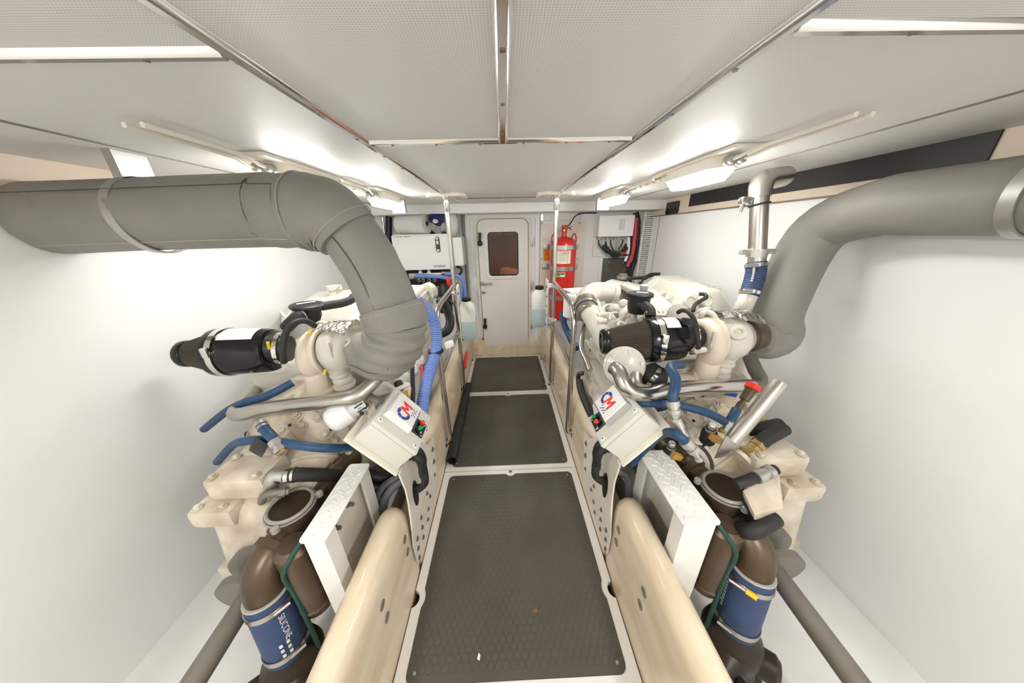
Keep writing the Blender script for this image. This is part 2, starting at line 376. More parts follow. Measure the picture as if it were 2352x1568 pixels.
# dim locker seen through the door window
lk = MB(); lk.bb(-.42, .42, 4.1, 4.14, .5, 1.75).bb(-.46, -.42, BULK+.06, 4.1, .5, 1.75).bb(.42, .46, BULK+.06, 4.1, .5, 1.75).bb(-.46, .46, BULK+.06, 4.1, 1.75, 1.8).bb(-.46, .46, BULK+.06, 4.1, .86, .9)
struct('wall_locker', lk, 'brown', 'dark brown panelling behind the door window')
solo('tan_sack', MB().ball((.10, 3.75, .985), .11, (1.6, 1, .75)).ball((.02, 3.8, 1.01), .08, (1.3, 1, .9)), 'tan', 'tan sack lying low behind the door window', 'sack')
solo('rolled_blanket', MB().ball((.05, 3.85, 1.58), .13, (1.7, 1, .8)).ball((-.08, 3.85, 1.55), .10, (1.2, 1, .9)), 'tan', 'brown bundle at the top of the door window', 'bundle')
ll = bpy.data.lights.new('locker_fill', 'POINT'); ll.energy = 8; ll.color = (1, .75, .55); ll.shadow_soft_size = .05  # unseen warm point light added to brighten the view through the pane
lo_ = bpy.data.objects.new('locker_fill', ll); COL.objects.link(lo_); lo_.location = (.2, 3.6, 1.68)
# --- aisle coamings
def coaming(s):
    prof = [(.452, -.25), (.452, .02), (.462, .33), (.468, .372), (.480, .402), (.502, .418), (.525, .420), (.548, .412), (.566, .392), (.575, .355), (.58, -.25)]
    mb = MB()
    def run(ys):
        vs = []; fs = []; n = len(prof)
        for y, top, pull in ys:
            for x, z in prof: vs.append((s*(x+(.52-x)*pull), y, z if z < .03 else .03+(z-.03)*top))
        for i in range(len(ys)-1):
            for j in range(n-1): fs.append((i*n+j, i*n+j+1, (i+1)*n+j+1, (i+1)*n+j))
        fs.append(tuple(range(n))); fs.append(tuple((len(ys)-1)*n+j for j in range(n))); mb.add(vs, fs)
    run([(-1.1, 1, 0), (.78, 1, 0), (.84, .985, .02), (.87, .95, .1), (.885, .88, .22), (.89, .6, .3)])
    run([(.889, .45, 0), (1.2, .45, 0)])
    run([(1.2, .6, .1), (1.21, .9, .05), (1.235, .97, 0), (1.27, 1, 0), (2.0, 1, 0), (2.02, 1.03, 0), (2.06, 1.04, 0), (2.1, 1, 0), (BULK-.005, 1, 0)])
    w = struct('wall_coaming_%s' % ('right' if s > 0 else 'left'), mb, 'gel', 'cream moulded coaming along the aisle')
    for y, z in ((.572, .305), (.572, .230), (.800, .295), (.796, .222)):      # oval dark inspection plugs
        x = s*(.4515+.01*(z-.02)/.31)
        q = Vector((x, y, z)); part('plug', MB().lathe(q, (-s, 0, 0), [(0, .017), (.002, .017), (.003, .014)], 18), 'zinc', w)
    return w
for s in (-1, 1): coaming(s)
# --- walking floor hatches
def in_poly(x, y, pl):
    c = False; j = len(pl)-1
    for i in range(len(pl)):
        if (pl[i][1] > y) != (pl[j][1] > y) and x < (pl[j][0]-pl[i][0])*(y-pl[i][1])/(pl[j][1]-pl[i][1])+pl[i][0]: c = not c
        j = i
    return c
def arc(cx, cy, r, a0, a1, n=8): return [(cx+r*math.cos(math.radians(a0+(a1-a0)*i/n)), cy+r*math.sin(math.radians(a0+(a1-a0)*i/n))) for i in range(n+1)]
def hatch(y0, y1, label, side, topc, hw=.447):
    t = thing('floor_hatch', label, 'floor hatch', (0, (y0+y1)/2, -.03), 'floor hatches along the aisle')
    g = .003; X = hw; sn = sorted(side)
    # white frame with finger holes cut from the edges
    out = [(-X, y0+g), (X, y0+g)]
    for y in sn: out += arc(X+.008, y, .033, 256, 104)
    out += [(X, y1-g), (-X, y1-g)]
    for y in reversed(sn): out += arc(-X-.008, y, .033, 76, -76)
    part('hatch_frame', MB().prism([(x, y, -.03) for x, y in out], (0, 0, .03), .002), 'frame_white', t)
    m = .042; r = .03; xi = X-m; ya, yb = y0+m*.9, y1-m*.9
    mp = arc(-xi+r, ya+r, r, 180, 270)+arc(xi-r, ya+r, r, 270, 360)
    for y in sn: mp += [(xi, y-.052)]+arc(X+.008, y, .060, 214, 146)+[(xi, y+.052)]
    mp += arc(xi-r, yb-r, r, 0, 90)
    if topc: mp += [(.05, yb)]+arc(0, yb+.015, .033, -28, -152)+[(-.05, yb)]
    mp += arc(-xi+r, yb-r, r, 90, 180)
    for y in reversed(sn): mp += [(-xi, y+.052)]+arc(-X-.008, y, .060, 34, -34)+[(-xi, y-.052)]
    part('rubber_mat', MB().prism([(x, y, 0) for x, y in mp], (0, 0, .004), .0015), 'mat', t)
    # raised coins
    d = MB(); P = .0285; R = .0130; n = 12; row = 0; y = ya+.012
    while y < yb-.01:
        x = -xi+.012+(P/2 if row % 2 else 0)
        while x < xi-.008:
            if all(in_poly(x+R*math.cos(k), y+R*math.sin(k), mp) for k in (0, 1.57, 3.14, 4.71)):
                vs = [(x+R*math.cos(2*math.pi*k/n), y+R*math.sin(2*math.pi*k/n), .0039) for k in range(n)]+[(x+R*.9*math.cos(2*math.pi*k/n), y+R*.9*math.sin(2*math.pi*k/n), .0059) for k in range(n)]
                d.add(vs, [(k, (k+1) % n, n+(k+1) % n, n+k) for k in range(n)]+[tuple(range(n, 2*n))])
            x += P
        y += P*.866; row += 1
    part('raised_coins', d, 'mat', t, kind='stuff')
    for x, y in ((-xi+.03, ya+.03), (xi-.03, ya+.03), (-xi+.03, yb-.03), (xi-.03, yb-.03)):
        part('screw', MB().lathe((x, y, .004), (0, 0, 1), [(0, .0065), (.002, .0055)], 12), 'zinc', t)
    if topc:
        part('finger_ring', MB().lathe((0, yb+.019, 0), (0, 0, 1), [(-.001, .013), (.0012, .013)], 20), 'castgrey', t)
        part('ring_rim', MB().torus((0, yb+.019, .001), (0, 0, 1), .0145, .0028, 20, 6), 'frame_white', t)
    return t
hatch(.44, 1.433, 'nearest floor hatch with a coin-studded dark rubber mat', [.735], True)
hatch(1.433, 2.40, 'middle floor hatch with a dark rubber mat beside the black pipe', [], True)
hatch(2.40, 3.31, 'farthest floor hatch with a dark rubber mat before the door', [2.55, 3.22], True)
hatch(-1.0, .44, 'floor hatch under the viewer with a dark rubber mat', [], True)
for s in (-1, 1): struct('trim_gap_%s' % ('right' if s > 0 else 'left'), MB().bb(s*.446, s*.453, -1.1, 3.31, -.04, -.012), 'dirt', 'brown dirty gap beside the floor hatches')
# small crumbs of paint on the mat
solo('paper_scrap', MB().prism([(-.148, .535, .0066), (-.138, .53, .0066), (-.136, .545, .0066), (-.143, .552, .0066)], (0, 0, .002)), 'paper', 'small white scrap lying on the nearest mat', 'scrap')
solo('brown_scrap', MB().prism([(.075, .665, .0066), (.092, .662, .0066), (.096, .672, .0066), (.083, .677, .0066)], (0, 0, .002)), 'tan', 'small brown scrap lying on the nearest mat', 'scrap')
# =================================================================== LAMPS
def lamp(x0, x1, y0, y1, label, s=1, hood=False, zt=CEIL):
    t = thing('ceiling_lamp', label, 'lamp', ((x0+x1)/2, (y0+y1)/2, zt), 'bulkhead lamps under the ceiling')
    part('mounting_plate', MB().bb(x0-.012, x1+.012, y0-.1, y1+.1, zt-.014, zt-.0005, .003), 'cream', t)
    c = .05
    def oct_(e, z): return [(x0+c-e, y0-e, z), (x1-c+e, y0-e, z), (x1+e, y0+c-e, z), (x1+e, y1-c+e, z), (x1-c+e, y1+e, z), (x0+c-e, y1+e, z), (x0-e, y1-c+e, z), (x0-e, y0+c-e, z)]
    part('housing', MB().prism(oct_(.004, zt-.055), (0, 0, .041)), 'cream', t)
    a, b2 = oct_(0, zt-.055), [( (x0+x1)/2+(x-(x0+x1)/2)*.72, (y0+y1)/2+(y-(y0+y1)/2)*.86, zt-.094) for x, y, z in oct_(0, 0)]
    mb = MB().add(a+b2, [(i, (i+1) % 8, 8+(i+1) % 8, 8+i) for i in range(8)]+[tuple(range(7, -1, -1)), tuple(range(8, 16))])
    part('diffuser', mb, 'lamp', t)
    for k in (.32, .68):
        x = x0+(x1-x0)*k
        gl = part('cable_gland', MB().lathe((x, y0-.004, zt-.036), (0, -1, 0), [(0, .017), (.012, .017), (.013, .014), (.034, .014), (.04, .009)], 12), 'greypvc', t)
        part('cable', MB().tube([(x, y0-.03, zt-.036), (x, y0-.07, zt-.034), (x+.01, y0-.12, zt-.024), (x+.012, y0-.17, zt-.022), (x+.012, y0-.42, zt-.022)], .0065, 8), 'cream', gl)
    if hood:
        part('shade_hood', MB().bb(x0+.03 if s < 0 else x0-.01, x1+.01 if s < 0 else x1-.03, y1+.006, y1+.05, zt-.12, zt-.02, .004), 'greypvc', t)
    return t
lamp(.855, .975, 1.255, 1.66, 'bright ceiling lamp at the right, nearest of the right pair', 1)
lamp(.80, .92, 2.16, 2.52, 'small bright ceiling lamp on the right near the red cylinder', 1, True)
lamp(-.89, -.77, 2.02, 2.40, 'bright ceiling lamp on the left above the white cabinet', -1, True)
lamp(-.955, -.835, 1.255, 1.68, 'ceiling lamp hidden behind the grey insulated exhaust', -1)
lamp(-.95, -.79, -.95, -.05, 'unseen fill lamp added behind the viewer on the left', -1)  # rear pair is unseen, added as fill for the lower areas
lamp(.79, .95, -.95, -.05, 'unseen fill lamp added behind the viewer on the right', 1)
for s, xs, yy in ((1, .905, (1.72, 1.80, 1.88, 1.96, 2.04)), (-1, -.87, (1.52, 1.62, 1.72, 1.82, 1.92))):
    sd = 'right' if s > 0 else 'left'
    t = thing('cable_run', 'row of clips holding cream cable between the %s lamps' % sd, 'cable', (xs, 1.8, CEIL), 'cable runs between the lamps')
    part('backing_strip', MB().bb(xs-.035, xs+.035, yy[0]-.08, yy[-1]+.1, CEIL-.012, CEIL-.0005, .002), 'cream', t)
    part('cable', MB().tube([(xs-s*.02, yy[0]-.1, CEIL-.022), (xs-s*.02, yy[2], CEIL-.022), (xs-s*.02, yy[-1]+.1, CEIL-.022)], .0065, 8), 'cream', t)
    for y in yy: part('clip', MB().torus((xs-s*.02, y, CEIL-.020), (0, 1, 0), .009, .003, 12, 6), 'brass', t)

# =================================================================== POLES AND RAILS
def pole(x, y, label):
    t = thing('stanchion_pole', label, 'pole', (x, y, .1), 'ceiling poles beside the aisle')
    s = 1 if x > 0 else -1
    pl = [(-.07, -.10), (.07, -.10), (.10, -.05), (.10, .09), (-.10, .09), (-.10, -.05)]
    pl = [(x-.01*s+dx*1.45, y+dy, CEIL-.022) for dx, dy in pl]
    cp = part('ceiling_plate', MB().prism(pl, (0, 0, .0215)), 'cream', t)
    for k in range(12):
        a = 2*math.pi*k/12+.26; q = Vector((x-.01*s+.105*math.cos(a), y+.066*math.sin(a), CEIL-.022))
        part('screw', MB().cyl(q, q+Vector((0, 0, -.003)), .004, 8), 'castgrey', cp)
    part('pole_sleeve', MB().lathe((x, y, 0), (0, 0, 1), [(1.665, .0205), (1.667, .022), (CEIL-.03, .022), (CEIL-.028, .032), (CEIL-.0225, .032)], 20), 'polish', t)
    part('pole_tube', MB().tube([(x, y, 1.67), (x, y, .30), (x, y, .17), (x+s*.004, y, .135), (x+s*.016, y, .112), (x+s*.030, y, .10)], .0175, 16, 5), 'steel', t)
    part('foot_flange', MB().lathe((x+s*.031, y, .10), (-s, 0, 0), [(0, .034), (.004, .034), (.006, .03)], 20), 'steel', t)
    return t
XR = .428
pole(XR, 2.40, 'steel pole from ceiling to coaming in front of the red cylinder')
pole(-XR, 2.36, 'steel pole from ceiling to coaming in front of the white cabinet')
def foot(s, y, z): return [(s*XR, y, .28), (s*XR, y, z+.05), (s*(XR+.006), y, z+.02), (s*(XR+.03), y, z)]
t = thing('handrail', 'bent stainless handrail beside the right engine and air filter', 'handrail', (XR, 1.63, .1), 'aisle handrails')
part('rail_tube', MB().tube([(XR, 2.37, 1.095), (XR, 2.2, 1.088), (XR, 1.80, 1.072), (XR, 1.70, 1.045), (XR, 1.65, .98), (XR, 1.635, .88), (XR, 1.63, .6)]+[(a, 1.63, c) for a, b2, c in foot(1, 0, .12)], .018, 16, 6), 'steel', t)
part('mid_rail', MB().tube([(XR, 2.39, .70), (XR, 1.64, .66)], .015, 14, 1), 'steel', t)
part('foot_flange', MB().lathe((XR+.031, 1.63, .12), (-1, 0, 0), [(0, .036), (.004, .036), (.006, .03)], 20), 'steel', t)
t = thing('handrail', 'bent stainless handrail beside the left engine and blue ribbed hose', 'handrail', (-XR, 1.6, .1), 'aisle handrails')
part('rail_tube', MB().tube([(-XR, 2.52, 1.02), (-XR, 2.55, 1.085), (-XR, 2.50, 1.105), (-XR, 2.35, 1.10), (-XR, 1.80, 1.075), (-XR, 1.66, 1.04), (-XR, 1.615, .96), (-XR, 1.605, .85), (-XR, 1.60, .6)]+[(a, 1.60, c) for a, b2, c in foot(-1, 0, .10)], .018, 16, 6), 'steel', t)
part('mid_rail', MB().tube([(-XR, 2.34, .70), (-XR, 1.62, .66)], .015, 14, 1), 'steel', t)
part('foot_flange', MB().lathe((-XR-.031, 1.60, .10), (1, 0, 0), [(0, .036), (.004, .036), (.006, .03)], 20), 'steel', t)
# coolant bottles on bracket plates
def bottle(x, y, zt, label, s):
    t = thing('coolant_bottle', label, 'bottle', (x, y, zt-.40), 'coolant bottles either side of the door')
    def oct_(w, d, z): return [Vector((x+dx*w, y+dy*d, z)) for dx, dy in ((-.5, -.3), (-.3, -.5), (.3, -.5), (.5, -.3), (.5, .3), (.3, .5), (-.3, .5), (-.5, .3))]
    def loft(mb, rows):
        vs = sum([oct_(*r) for r in rows], []); n = 8; k = len(rows)
        return mb.add(vs, [(i*n+j, i*n+(j+1) % n, (i+1)*n+(j+1) % n, (i+1)*n+j) for i in range(k-1) for j in range(n)]+[tuple(range(7, -1, -1)), tuple((k-1)*n+j for j in range(n))])
    z0 = zt-.37; zm = zt-.20; w = .135; d = .10
    part('liquid', loft(MB(), [(w*.75, d*.75, z0), (w, d, z0+.03), (w, d, zm)]), 'coolant', t)
    part('bottle_body', loft(MB(), [(w, d, zm+.0005), (w, d, zt-.085), (w*.9, d*.9, zt-.055), (.062, .062, zt-.03), (.058, .058, zt-.02)]), 'bottle', t)
    part('cap', MB().lathe((x, y, zt-.03), (0, 0, 1), [(0, .034), (.005, .037), (.026, .037), (.03, .033)], 24), 'black', t)
    part('blue_emblem', MB().lathe((x-s*.0675, y, zt-.18), (-s, 0, 0), [(0, .015), (.001, .015)], 16), 'bluerib', t)
    return t
bR = PX(1237, 660, .30); zt = bR.z
def bracket(s, x, y, z0, z1, label):
    t = thing('bottle_bracket', label, 'bracket', (x, y, z0), 'bottle brackets on the poles')
    part('bracket_plate', MB().prism([(x, y+.05, z1), (x, y-.07, z1-.01), (x, y-.07, z0+.1), (x, y+.0, z0), (x, y+.06, z0+.02)], (s*.008, 0, 0)), 'white', t)
    for k in range(5):
        z = z0+.10+(z1-z0-.16)*k/4; part('bolt', MB().bolt((x, y-.045, z), (-s, 0, 0), .007, .008), 'castgrey', t)
    for z in (z1-.06, z0+.12):
        part('pole_clamp', MB().torus((s*XR, y+.02, z), (0, 0, 1), .025, .008, 20, 8).bb(min(x, s*XR), max(x, s*XR), y-.005, y+.02, z-.018, z+.018), 'white', t)
    return t
bracket(1, .355, 2.36, PY(1255, 765, 2.36).z, PY(1252, 640, 2.36).z, 'white bracket plate holding the bottle on the cylinder side')
bracket(-1, -.385, 2.30, PY(1055, 800, 2.30).z, PY(1045, 655, 2.30).z, 'white bracket plate holding the bottle on the cabinet side')
q = PY(1237, 658, 2.42); bottle(q.x+.005, 2.40, q.z+.01, 'translucent coolant bottle to the right of the door', 1)
q = PY(1068, 682, 2.30); bottle(q.x+.012, 2.28, q.z, 'translucent coolant bottle to the left of the door', -1)
solo('overflow_hose', MB().tube([PY(1076, 765, 2.28), PY(1075, 775, 2.27), PY(1063, 775, 2.26), PY(1050, 735, 2.26), PY(1044, 702, 2.3), PY(1030, 688, 2.35), PY(990, 680, 2.3), PY(945, 668, 2.1)], .008, 10), 'rubber', 'thin black hose looping from the left bottle to the engine', 'hose')
# =================================================================== BULKHEAD, RIGHT
BF = BULK
def bpt(px, py, off=.0): return PY(px, py, BF-off)
def plate(x0, x1, z0, z1, off, th, bev=.002): return MB().bb(x0, x1, BF-off-th, BF-off, z0, z1, bev)
a = bpt(1242, 507, .01); c = bpt(1334, 690, .01)
t = thing('mounting_board', 'cream backing board bolted behind the red cylinder', 'board', ((a.x+c.x)/2, BF, .75))
part('board', plate(a.x, c.x, .75, a.z, .006, .018), 'cream', t)
for px, py in ((1244, 513), (1331, 512), (1244, 594), (1327, 593)):
    q = bpt(px, py, .024); part('bolt', MB().lathe(q, (0, -1, 0), [(0, .012), (.006, .012), (.009, .006)], 12), 'zinc', t)
for px in (1245, 1330):
    q0 = bpt(px, 488, .012); q1 = bpt(px, 506, .012); part('hanger_strap', MB().bb(q0.x-.012, q0.x+.012, BF-.016, BF-.008, q1.z, min(q0.z, 1.695)), 'steel', t)
q = bpt(1262, 511, .024); part('name_strip', MB().bb(q.x-.06, q.x+.06, BF-.028, BF-.024, q.z-.01, q.z+.01), 'boxwhite', t)
# red suppression cylinder
cy = BF-.20; ctr = PY(1293, 600, cy); R = (PY(1321, 600, cy).x-PY(1264, 600, cy).x)/2; cx = ctr.x
ztop = PY(1293, 543, cy).z; zb = .52
t = thing('suppression_cylinder', 'tall red fire suppression cylinder strapped to the bulkhead', 'fire cylinder', (cx, cy, zb))
body = part('cylinder_body', MB().lathe((cx, cy, 0), (0, 0, 1), [(zb, R*.6), (zb+.03, R*.92), (zb+.08, R), (ztop-.10, R), (ztop-.07, R*.97), (ztop-.035, R*.82), (ztop-.012, R*.55), (ztop, R*.25)], 40), 'red', t)
part('neck', MB().cyl((cx, cy, ztop-.005), (cx, cy, ztop+.045), .03, 16), 'red', t)
vb = part('valve', MB().box((cx+.0, cy, ztop+.075), (.055, .055, .075), .006).cyl((cx+.02, cy-.01, ztop+.085), (cx+.065, cy-.02, ztop+.085), .008), 'redtext', t)
part('valve_knob', MB().lathe((cx+.06, cy-.02, ztop+.085), (1, 0, 0), [(0, .02), (.008, .02)], 12), 'zinc', vb)
part('valve_plug', MB().lathe((cx-.01, cy-.03, ztop+.06), (0, -1, 0), [(0, .014), (.014, .012)], 8), 'brass', vb)
for s in (-1, 1):
    part('lifting_ear', MB().tube([(cx+s*R*.62, cy, ztop-.04), (cx+s*R*.66, cy, ztop+.01), (cx+s*R*.82, cy, ztop+.025), (cx+s*R*.95, cy, ztop-.01), (cx+s*R*.95, cy, ztop-.07)], .008, 8), 'red', t)
for py in (569, 618, 686):
    z = PY(1290, py, cy-R).z
    st = part('strap', MB().lathe((cx, cy, z-.022), (0, 0, 1), [(0, R+.0005), (0, R+.003), (.044, R+.003), (.044, R+.0005)], 40, False), 'brushed', t)
    for s in (-1, 1): part('strap_bracket', MB().bb(cx+s*(R*.98), cx+s*(R+.07), BF-.05, BF-.025, z-.03, z+.025, .003), 'zinc', st)
def cyl_sticker(a0, a1, z0, z1, m, nm, e=.0012, par=None, lab=None):
    n = 8; vs = []
    for i in range(n+1):
        an = math.radians(a0+(a1-a0)*i/n); vs += [(cx+(R+e)*math.sin(an), cy-(R+e)*math.cos(an), z0), (cx+(R+e)*math.sin(an), cy-(R+e)*math.cos(an), z1)]
    return part(nm, MB().add(vs, [(2*i, 2*i+2, 2*i+3, 2*i+1) for i in range(n)]), m, par or t, lab)
zl0, zl1 = PY(1290, 606, cy-R).z, PY(1290, 576, cy-R).z
lb = cyl_sticker(-62, 22, zl0, zl1, 'label', 'instruction_label')
for k in range(5): cyl_sticker(-28, 6, zl0+.035+k*.022, zl0+.042+k*.022, 'inklight', 'text_line', .0018, lb)
for k in range(6): cyl_sticker(-58, -44, zl0+.02+k*.024, zl0+.028+k*.024, 'inklight', 'text_line', .0018, lb)
cyl_sticker(-46, -44.5, zl0, zl1, 'ink', 'column_rule', .0018, lb); cyl_sticker(9, 10, zl0, zl1, 'ink', 'column_rule', .0018, lb)
w_ = text_flat('NCY', (0, 0, 0), (1, 0, 0), (0, 0, 1), .034)
for v in w_.v:
    an = math.radians(-14)+v.x/R; v.x, v.y = cx+(R+.002)*math.sin(an), cy-(R+.002)*math.cos(an); v.z += zl1-.036
part('heading', w_, 'redtext', lb)
zg0, zg1 = PY(1290, 636, cy-R).z, PY(1290, 626, cy-R).z
gs = cyl_sticker(-42, 0, zg0, zg1, 'label', 'small_label'); cyl_sticker(-40, -2, zg0+.022, zg1-.005, 'green', 'green_print', .0018, gs); cyl_sticker(-38, -22, zg0+.006, zg0+.02, 'green', 'green_print', .0018, gs)
q = PY(1255, 583, BF-.03)
t = thing('inspection_tag', 'orange inspection tag hanging beside the red cylinder', 'tag', (q.x, q.y, q.z-.07))
Rt = Matrix.Rotation(math.radians(-5), 3, 'Y'); part('tag_card', MB().box(q, (.072, .003, .15), .001, Rt), 'orange', t)
part('punch_mark', MB().tube([q+Vector((-.012, -.003, -.022)), q+Vector((.006, -.003, .012)), q+Vector((.014, -.003, .004)), q+Vector((-.002, -.003, -.006)), q+Vector((.01, -.003, .028))], .003, 6, 3), 'redtext', t)
part('hole', MB().cyl(q+Vector((0, -.003, .062)), q+Vector((0, -.0015, .062)), .007, 10), 'ink', t)
vt = Vector((cx+.02, cy, ztop+.11))
solo('trigger_cable', MB().tube([vt, PY(1307, 517, cy+.02), PY(1320, 498, cy+.05), PY(1335, 490, cy+.08), PY(1365, 489, BF-.02), PY(1400, 490, BF-.012), PY(1450, 487, BF-.01)], .006, 8), 'rubber', 'thin black cable arching from the red cylinder valve', 'cable')
# junction box
a = bpt(1378, 496, .14); c = bpt(1452, 541, .14)
t = thing('junction_box', 'white junction box with grey cables hanging below it', 'junction box', ((a.x+c.x)/2, BF-.07, c.z))
part('box_body', MB().bb(a.x, c.x, BF-.135, BF-.02, c.z, a.z, .004), 'boxwhite', t)
part('box_lid', MB().bb(a.x-.004, c.x+.004, BF-.147, BF-.136, c.z-.004, a.z+.004, .004), 'boxwhite', t)
q = PY(1429, 515, BF-.148)
for i in range(4): part('print_line', MB().bb(q.x-.03+i*.017, q.x-.026+i*.017, BF-.149, BF-.1465, q.z-.055, q.z+.055), 'inklight', t)
part('backing_plate', plate(bpt(1365, 520).x, bpt(1462, 520).x, bpt(1400, 588).z, a.z+.05, .004, .014), 'white', t)
random.seed(3)
for i in range(8):
    x = a.x+.03+(c.x-a.x-.06)*i/7
    gl = part('cable_gland', MB().lathe((x, BF-.08, c.z), (0, 0, -1), [(0, .016), (.018, .016), (.02, .012), (.04, .010)], 12), 'greypvc', t)
    xe = a.x+.12+.16*random.random()
    part('cable', MB().tube([(x, BF-.08, c.z-.03), (x+random.uniform(-.01, .02), BF-.09, c.z-.09), ((x+xe)/2, BF-.10, c.z-.14-.03*random.random()), (xe, BF-.09, c.z-.19), (a.x+.30, BF-.08, c.z-.215-.02*random.random())], .008, 8), 'greypvc' if i % 3 else 'rubber', gl)
lo = PY(1382, 560, BF-.09)
solo('cable_loom', MB().tube([PY(1386, 563, BF-.1), PY(1398, 576, BF-.13), PY(1412, 583, BF-.13), PY(1428, 578, BF-.12), PY(1440, 568, BF-.11)], .022, 10).tube([PY(1395, 566, BF-.1), PY(1408, 590, BF-.12), PY(1420, 588, BF-.13), PY(1438, 560, BF-.11)], .012, 8).tube([PY(1390, 555, BF-.1), PY(1400, 575, BF-.14), PY(1430, 585, BF-.13), PY(1444, 585, BF-.11)], .009, 8), 'rubber', 'tangled black cable loom under the white junction box', 'cable')
q = PY(1430, 582, BF-.16); solo('red_plug', MB().lathe(q, (.8, -.5, .3), [(-.02, .008), (0, .014), (.03, .014)], 10), 'redplastic', 'tiny red plug in the cable loom', 'plug')
q = PY(1424, 579, BF-.16); solo('green_plug', MB().lathe(q, (.8, -.5, .3), [(-.02, .006), (.02, .008)], 10), 'green', 'tiny green plug in the cable loom', 'plug')
wl = MB().tube([PY(1444, 545, BF-.1), PY(1443, 575, BF-.1), PY(1436, 600, BF-.1)], .017, 10)
solo('white_loom', wl, 'boxwhite', 'white taped cable bundle beside the junction box', 'cable')
# dark grey equipment panel
a = bpt(1386, 593, .03); c = bpt(1440, 660, .03)
t = thing('battery_cover', 'dark grey panel low on the bulkhead under the cables', 'panel', ((a.x+c.x)/2, BF, .9))
part('panel_frame', plate(bpt(1380, 590).x-.02, bpt(1446, 590).x, .85, bpt(1400, 590).z, .002, .012), 'white', t)
part('grey_cover', plate(a.x, c.x, .85, a.z, .014, .02, .004), 'graypanel', t)
part('smoke_stain', MB().prism([(a.x+.05, BF-.0345, a.z-.05), (c.x-.03, BF-.0345, a.z-.06), (c.x-.10, BF-.0345, a.z-.14), (c.x-.16, BF-.0345, a.z-.22), (a.x+.1, BF-.0345, a.z-.13)], (0, -.001, 0)), 'hoodbrown', t)
for px in (1399, 1431):
    q = bpt(px, 603, .034); part('rivet', MB().ball(q, .006), 'boxwhite', t)
q = bpt(1362, 657, .0)
t = thing('socket_plate', 'small white plate with black socket above the engine pipe', 'socket', (q.x, BF, q.z))
part('plate', plate(q.x-.07, q.x+.07, q.z-.1, q.z+.05, .0, .008), 'white', t); part('socket', plate(q.x-.035, q.x+.04, q.z-.05, q.z+.025, .008, .004), 'black', t)
for dx in (-.06, .06): part('screw', MB().cyl((q.x+dx, BF-.008, q.z+.038), (q.x+dx, BF-.012, q.z+.038), .005, 8), 'castgrey', t)
# battery cables in the corner
def yz(l, off): return [PY(px, py, BF-off) for px, py in l]
solo('red_battery_cable', MB().tube(yz([(1461, 500), (1459, 530), (1456, 560), (1452, 585), (1444, 605), (1440, 612)], .09), .021, 12), 'pinkred', 'thick red battery cable curving down the bulkhead', 'cable')
solo('black_battery_cable', MB().tube(yz([(1461, 488), (1466, 510), (1464, 550), (1462, 590), (1452, 615), (1445, 650)], .06), .026, 12).tube(yz([(1458, 490), (1453, 515), (1451, 560), (1448, 600), (1440, 640)], .05), .018, 10), 'rubber', 'thick black cables dropping behind the red battery cable', 'cable')
a = PY(1466, 490, BF-.08); zlo = .9
t = thing('cable_tray', 'white perforated cable tray standing in the corner', 'cable tray', (1.66, BF-.08, zlo))
x0 = PY(1470, 560, BF-.1).x; x1 = WX-.004
part('side_strip', MB().bb(x0, x0+.012, BF-.12, BF-.09, zlo, 1.69).bb(x1-.012, x1, BF-.12, BF-.09, zlo, 1.69), 'white', t)
z = zlo
while z < 1.69: part('rung', MB().bb(x0+.01, x1-.01, BF-.115, BF-.10, z, z+.008), 'white', t); z += .022
part('tray_back', MB().bb(x0, x1, BF-.012, BF-.003, zlo, 1.69), 'frame_white', t)
# =================================================================== BULKHEAD, LEFT
YB = BF-.30
tl, tr, bl, br = PY(899, 539, YB), PY(1030, 536, YB), PY(915, 620, YB), PY(1030, 617, YB)
t = thing('hydraulic_cabinet', 'large white hydraulic cabinet with a sight gauge', 'cabinet', ((tl.x+tr.x)/2, YB, bl.z))
zt_, zb_ = tr.z, br.z; xl, xr = tl.x, tr.x+.02
part('cabinet_body', MB().bb(xl, xr, YB+.012, BF-.01, zb_, zt_, .006), 'boxwhite', t)
part('cabinet_lid', MB().bb(xl-.004, xr+.004, YB-.008, YB+.012, zb_-.004, zt_-.012, .004), 'boxwhite', t)
q0, q1 = PY(1004, 544, YB-.01), PY(1007, 578, YB-.01)
sg = part('sight_gauge', MB().prism(rrect((q0.x+q1.x)/2, (q0.z+q1.z)/2, .042, q0.z-q1.z+.01, .02, YB-.008), (0, -.012, 0)), 'black', t)
gx = (q0.x+q1.x)/2
part('gauge_tube', MB().bb(gx-.011, gx+.011, YB-.023, YB-.019, (q0.z+q1.z)/2+.002, q0.z-.035), 'boxwhite', sg)
part('oil_column', MB().bb(gx-.011, gx+.011, YB-.023, YB-.019, q1.z+.035, (q0.z+q1.z)/2), 'bronze', sg)
for z in (q0.z-.014, q1.z+.014): part('gauge_bolt', MB().lathe((gx, YB-.02, z), (0, -1, 0), [(0, .015), (.01, .013)], 14), 'label', sg)
q = PY(996, 614, YB-.0095); e = PY(1025, 613, YB-.0095)
part('brand_text', text_flat('WESMAR', q, (1, 0, 0), (0, 0, 1), (e.x-q.x)/4.2), 'ink', t)
q = PY(902, 545, YB-.0095)
for dx, l in ((0, .02), (.03, .07), (.11, .07)): part('text_line', MB().bb(q.x+dx, q.x+dx+l, YB-.0098, YB-.0085, q.z, q.z+.008), 'inklight', t)
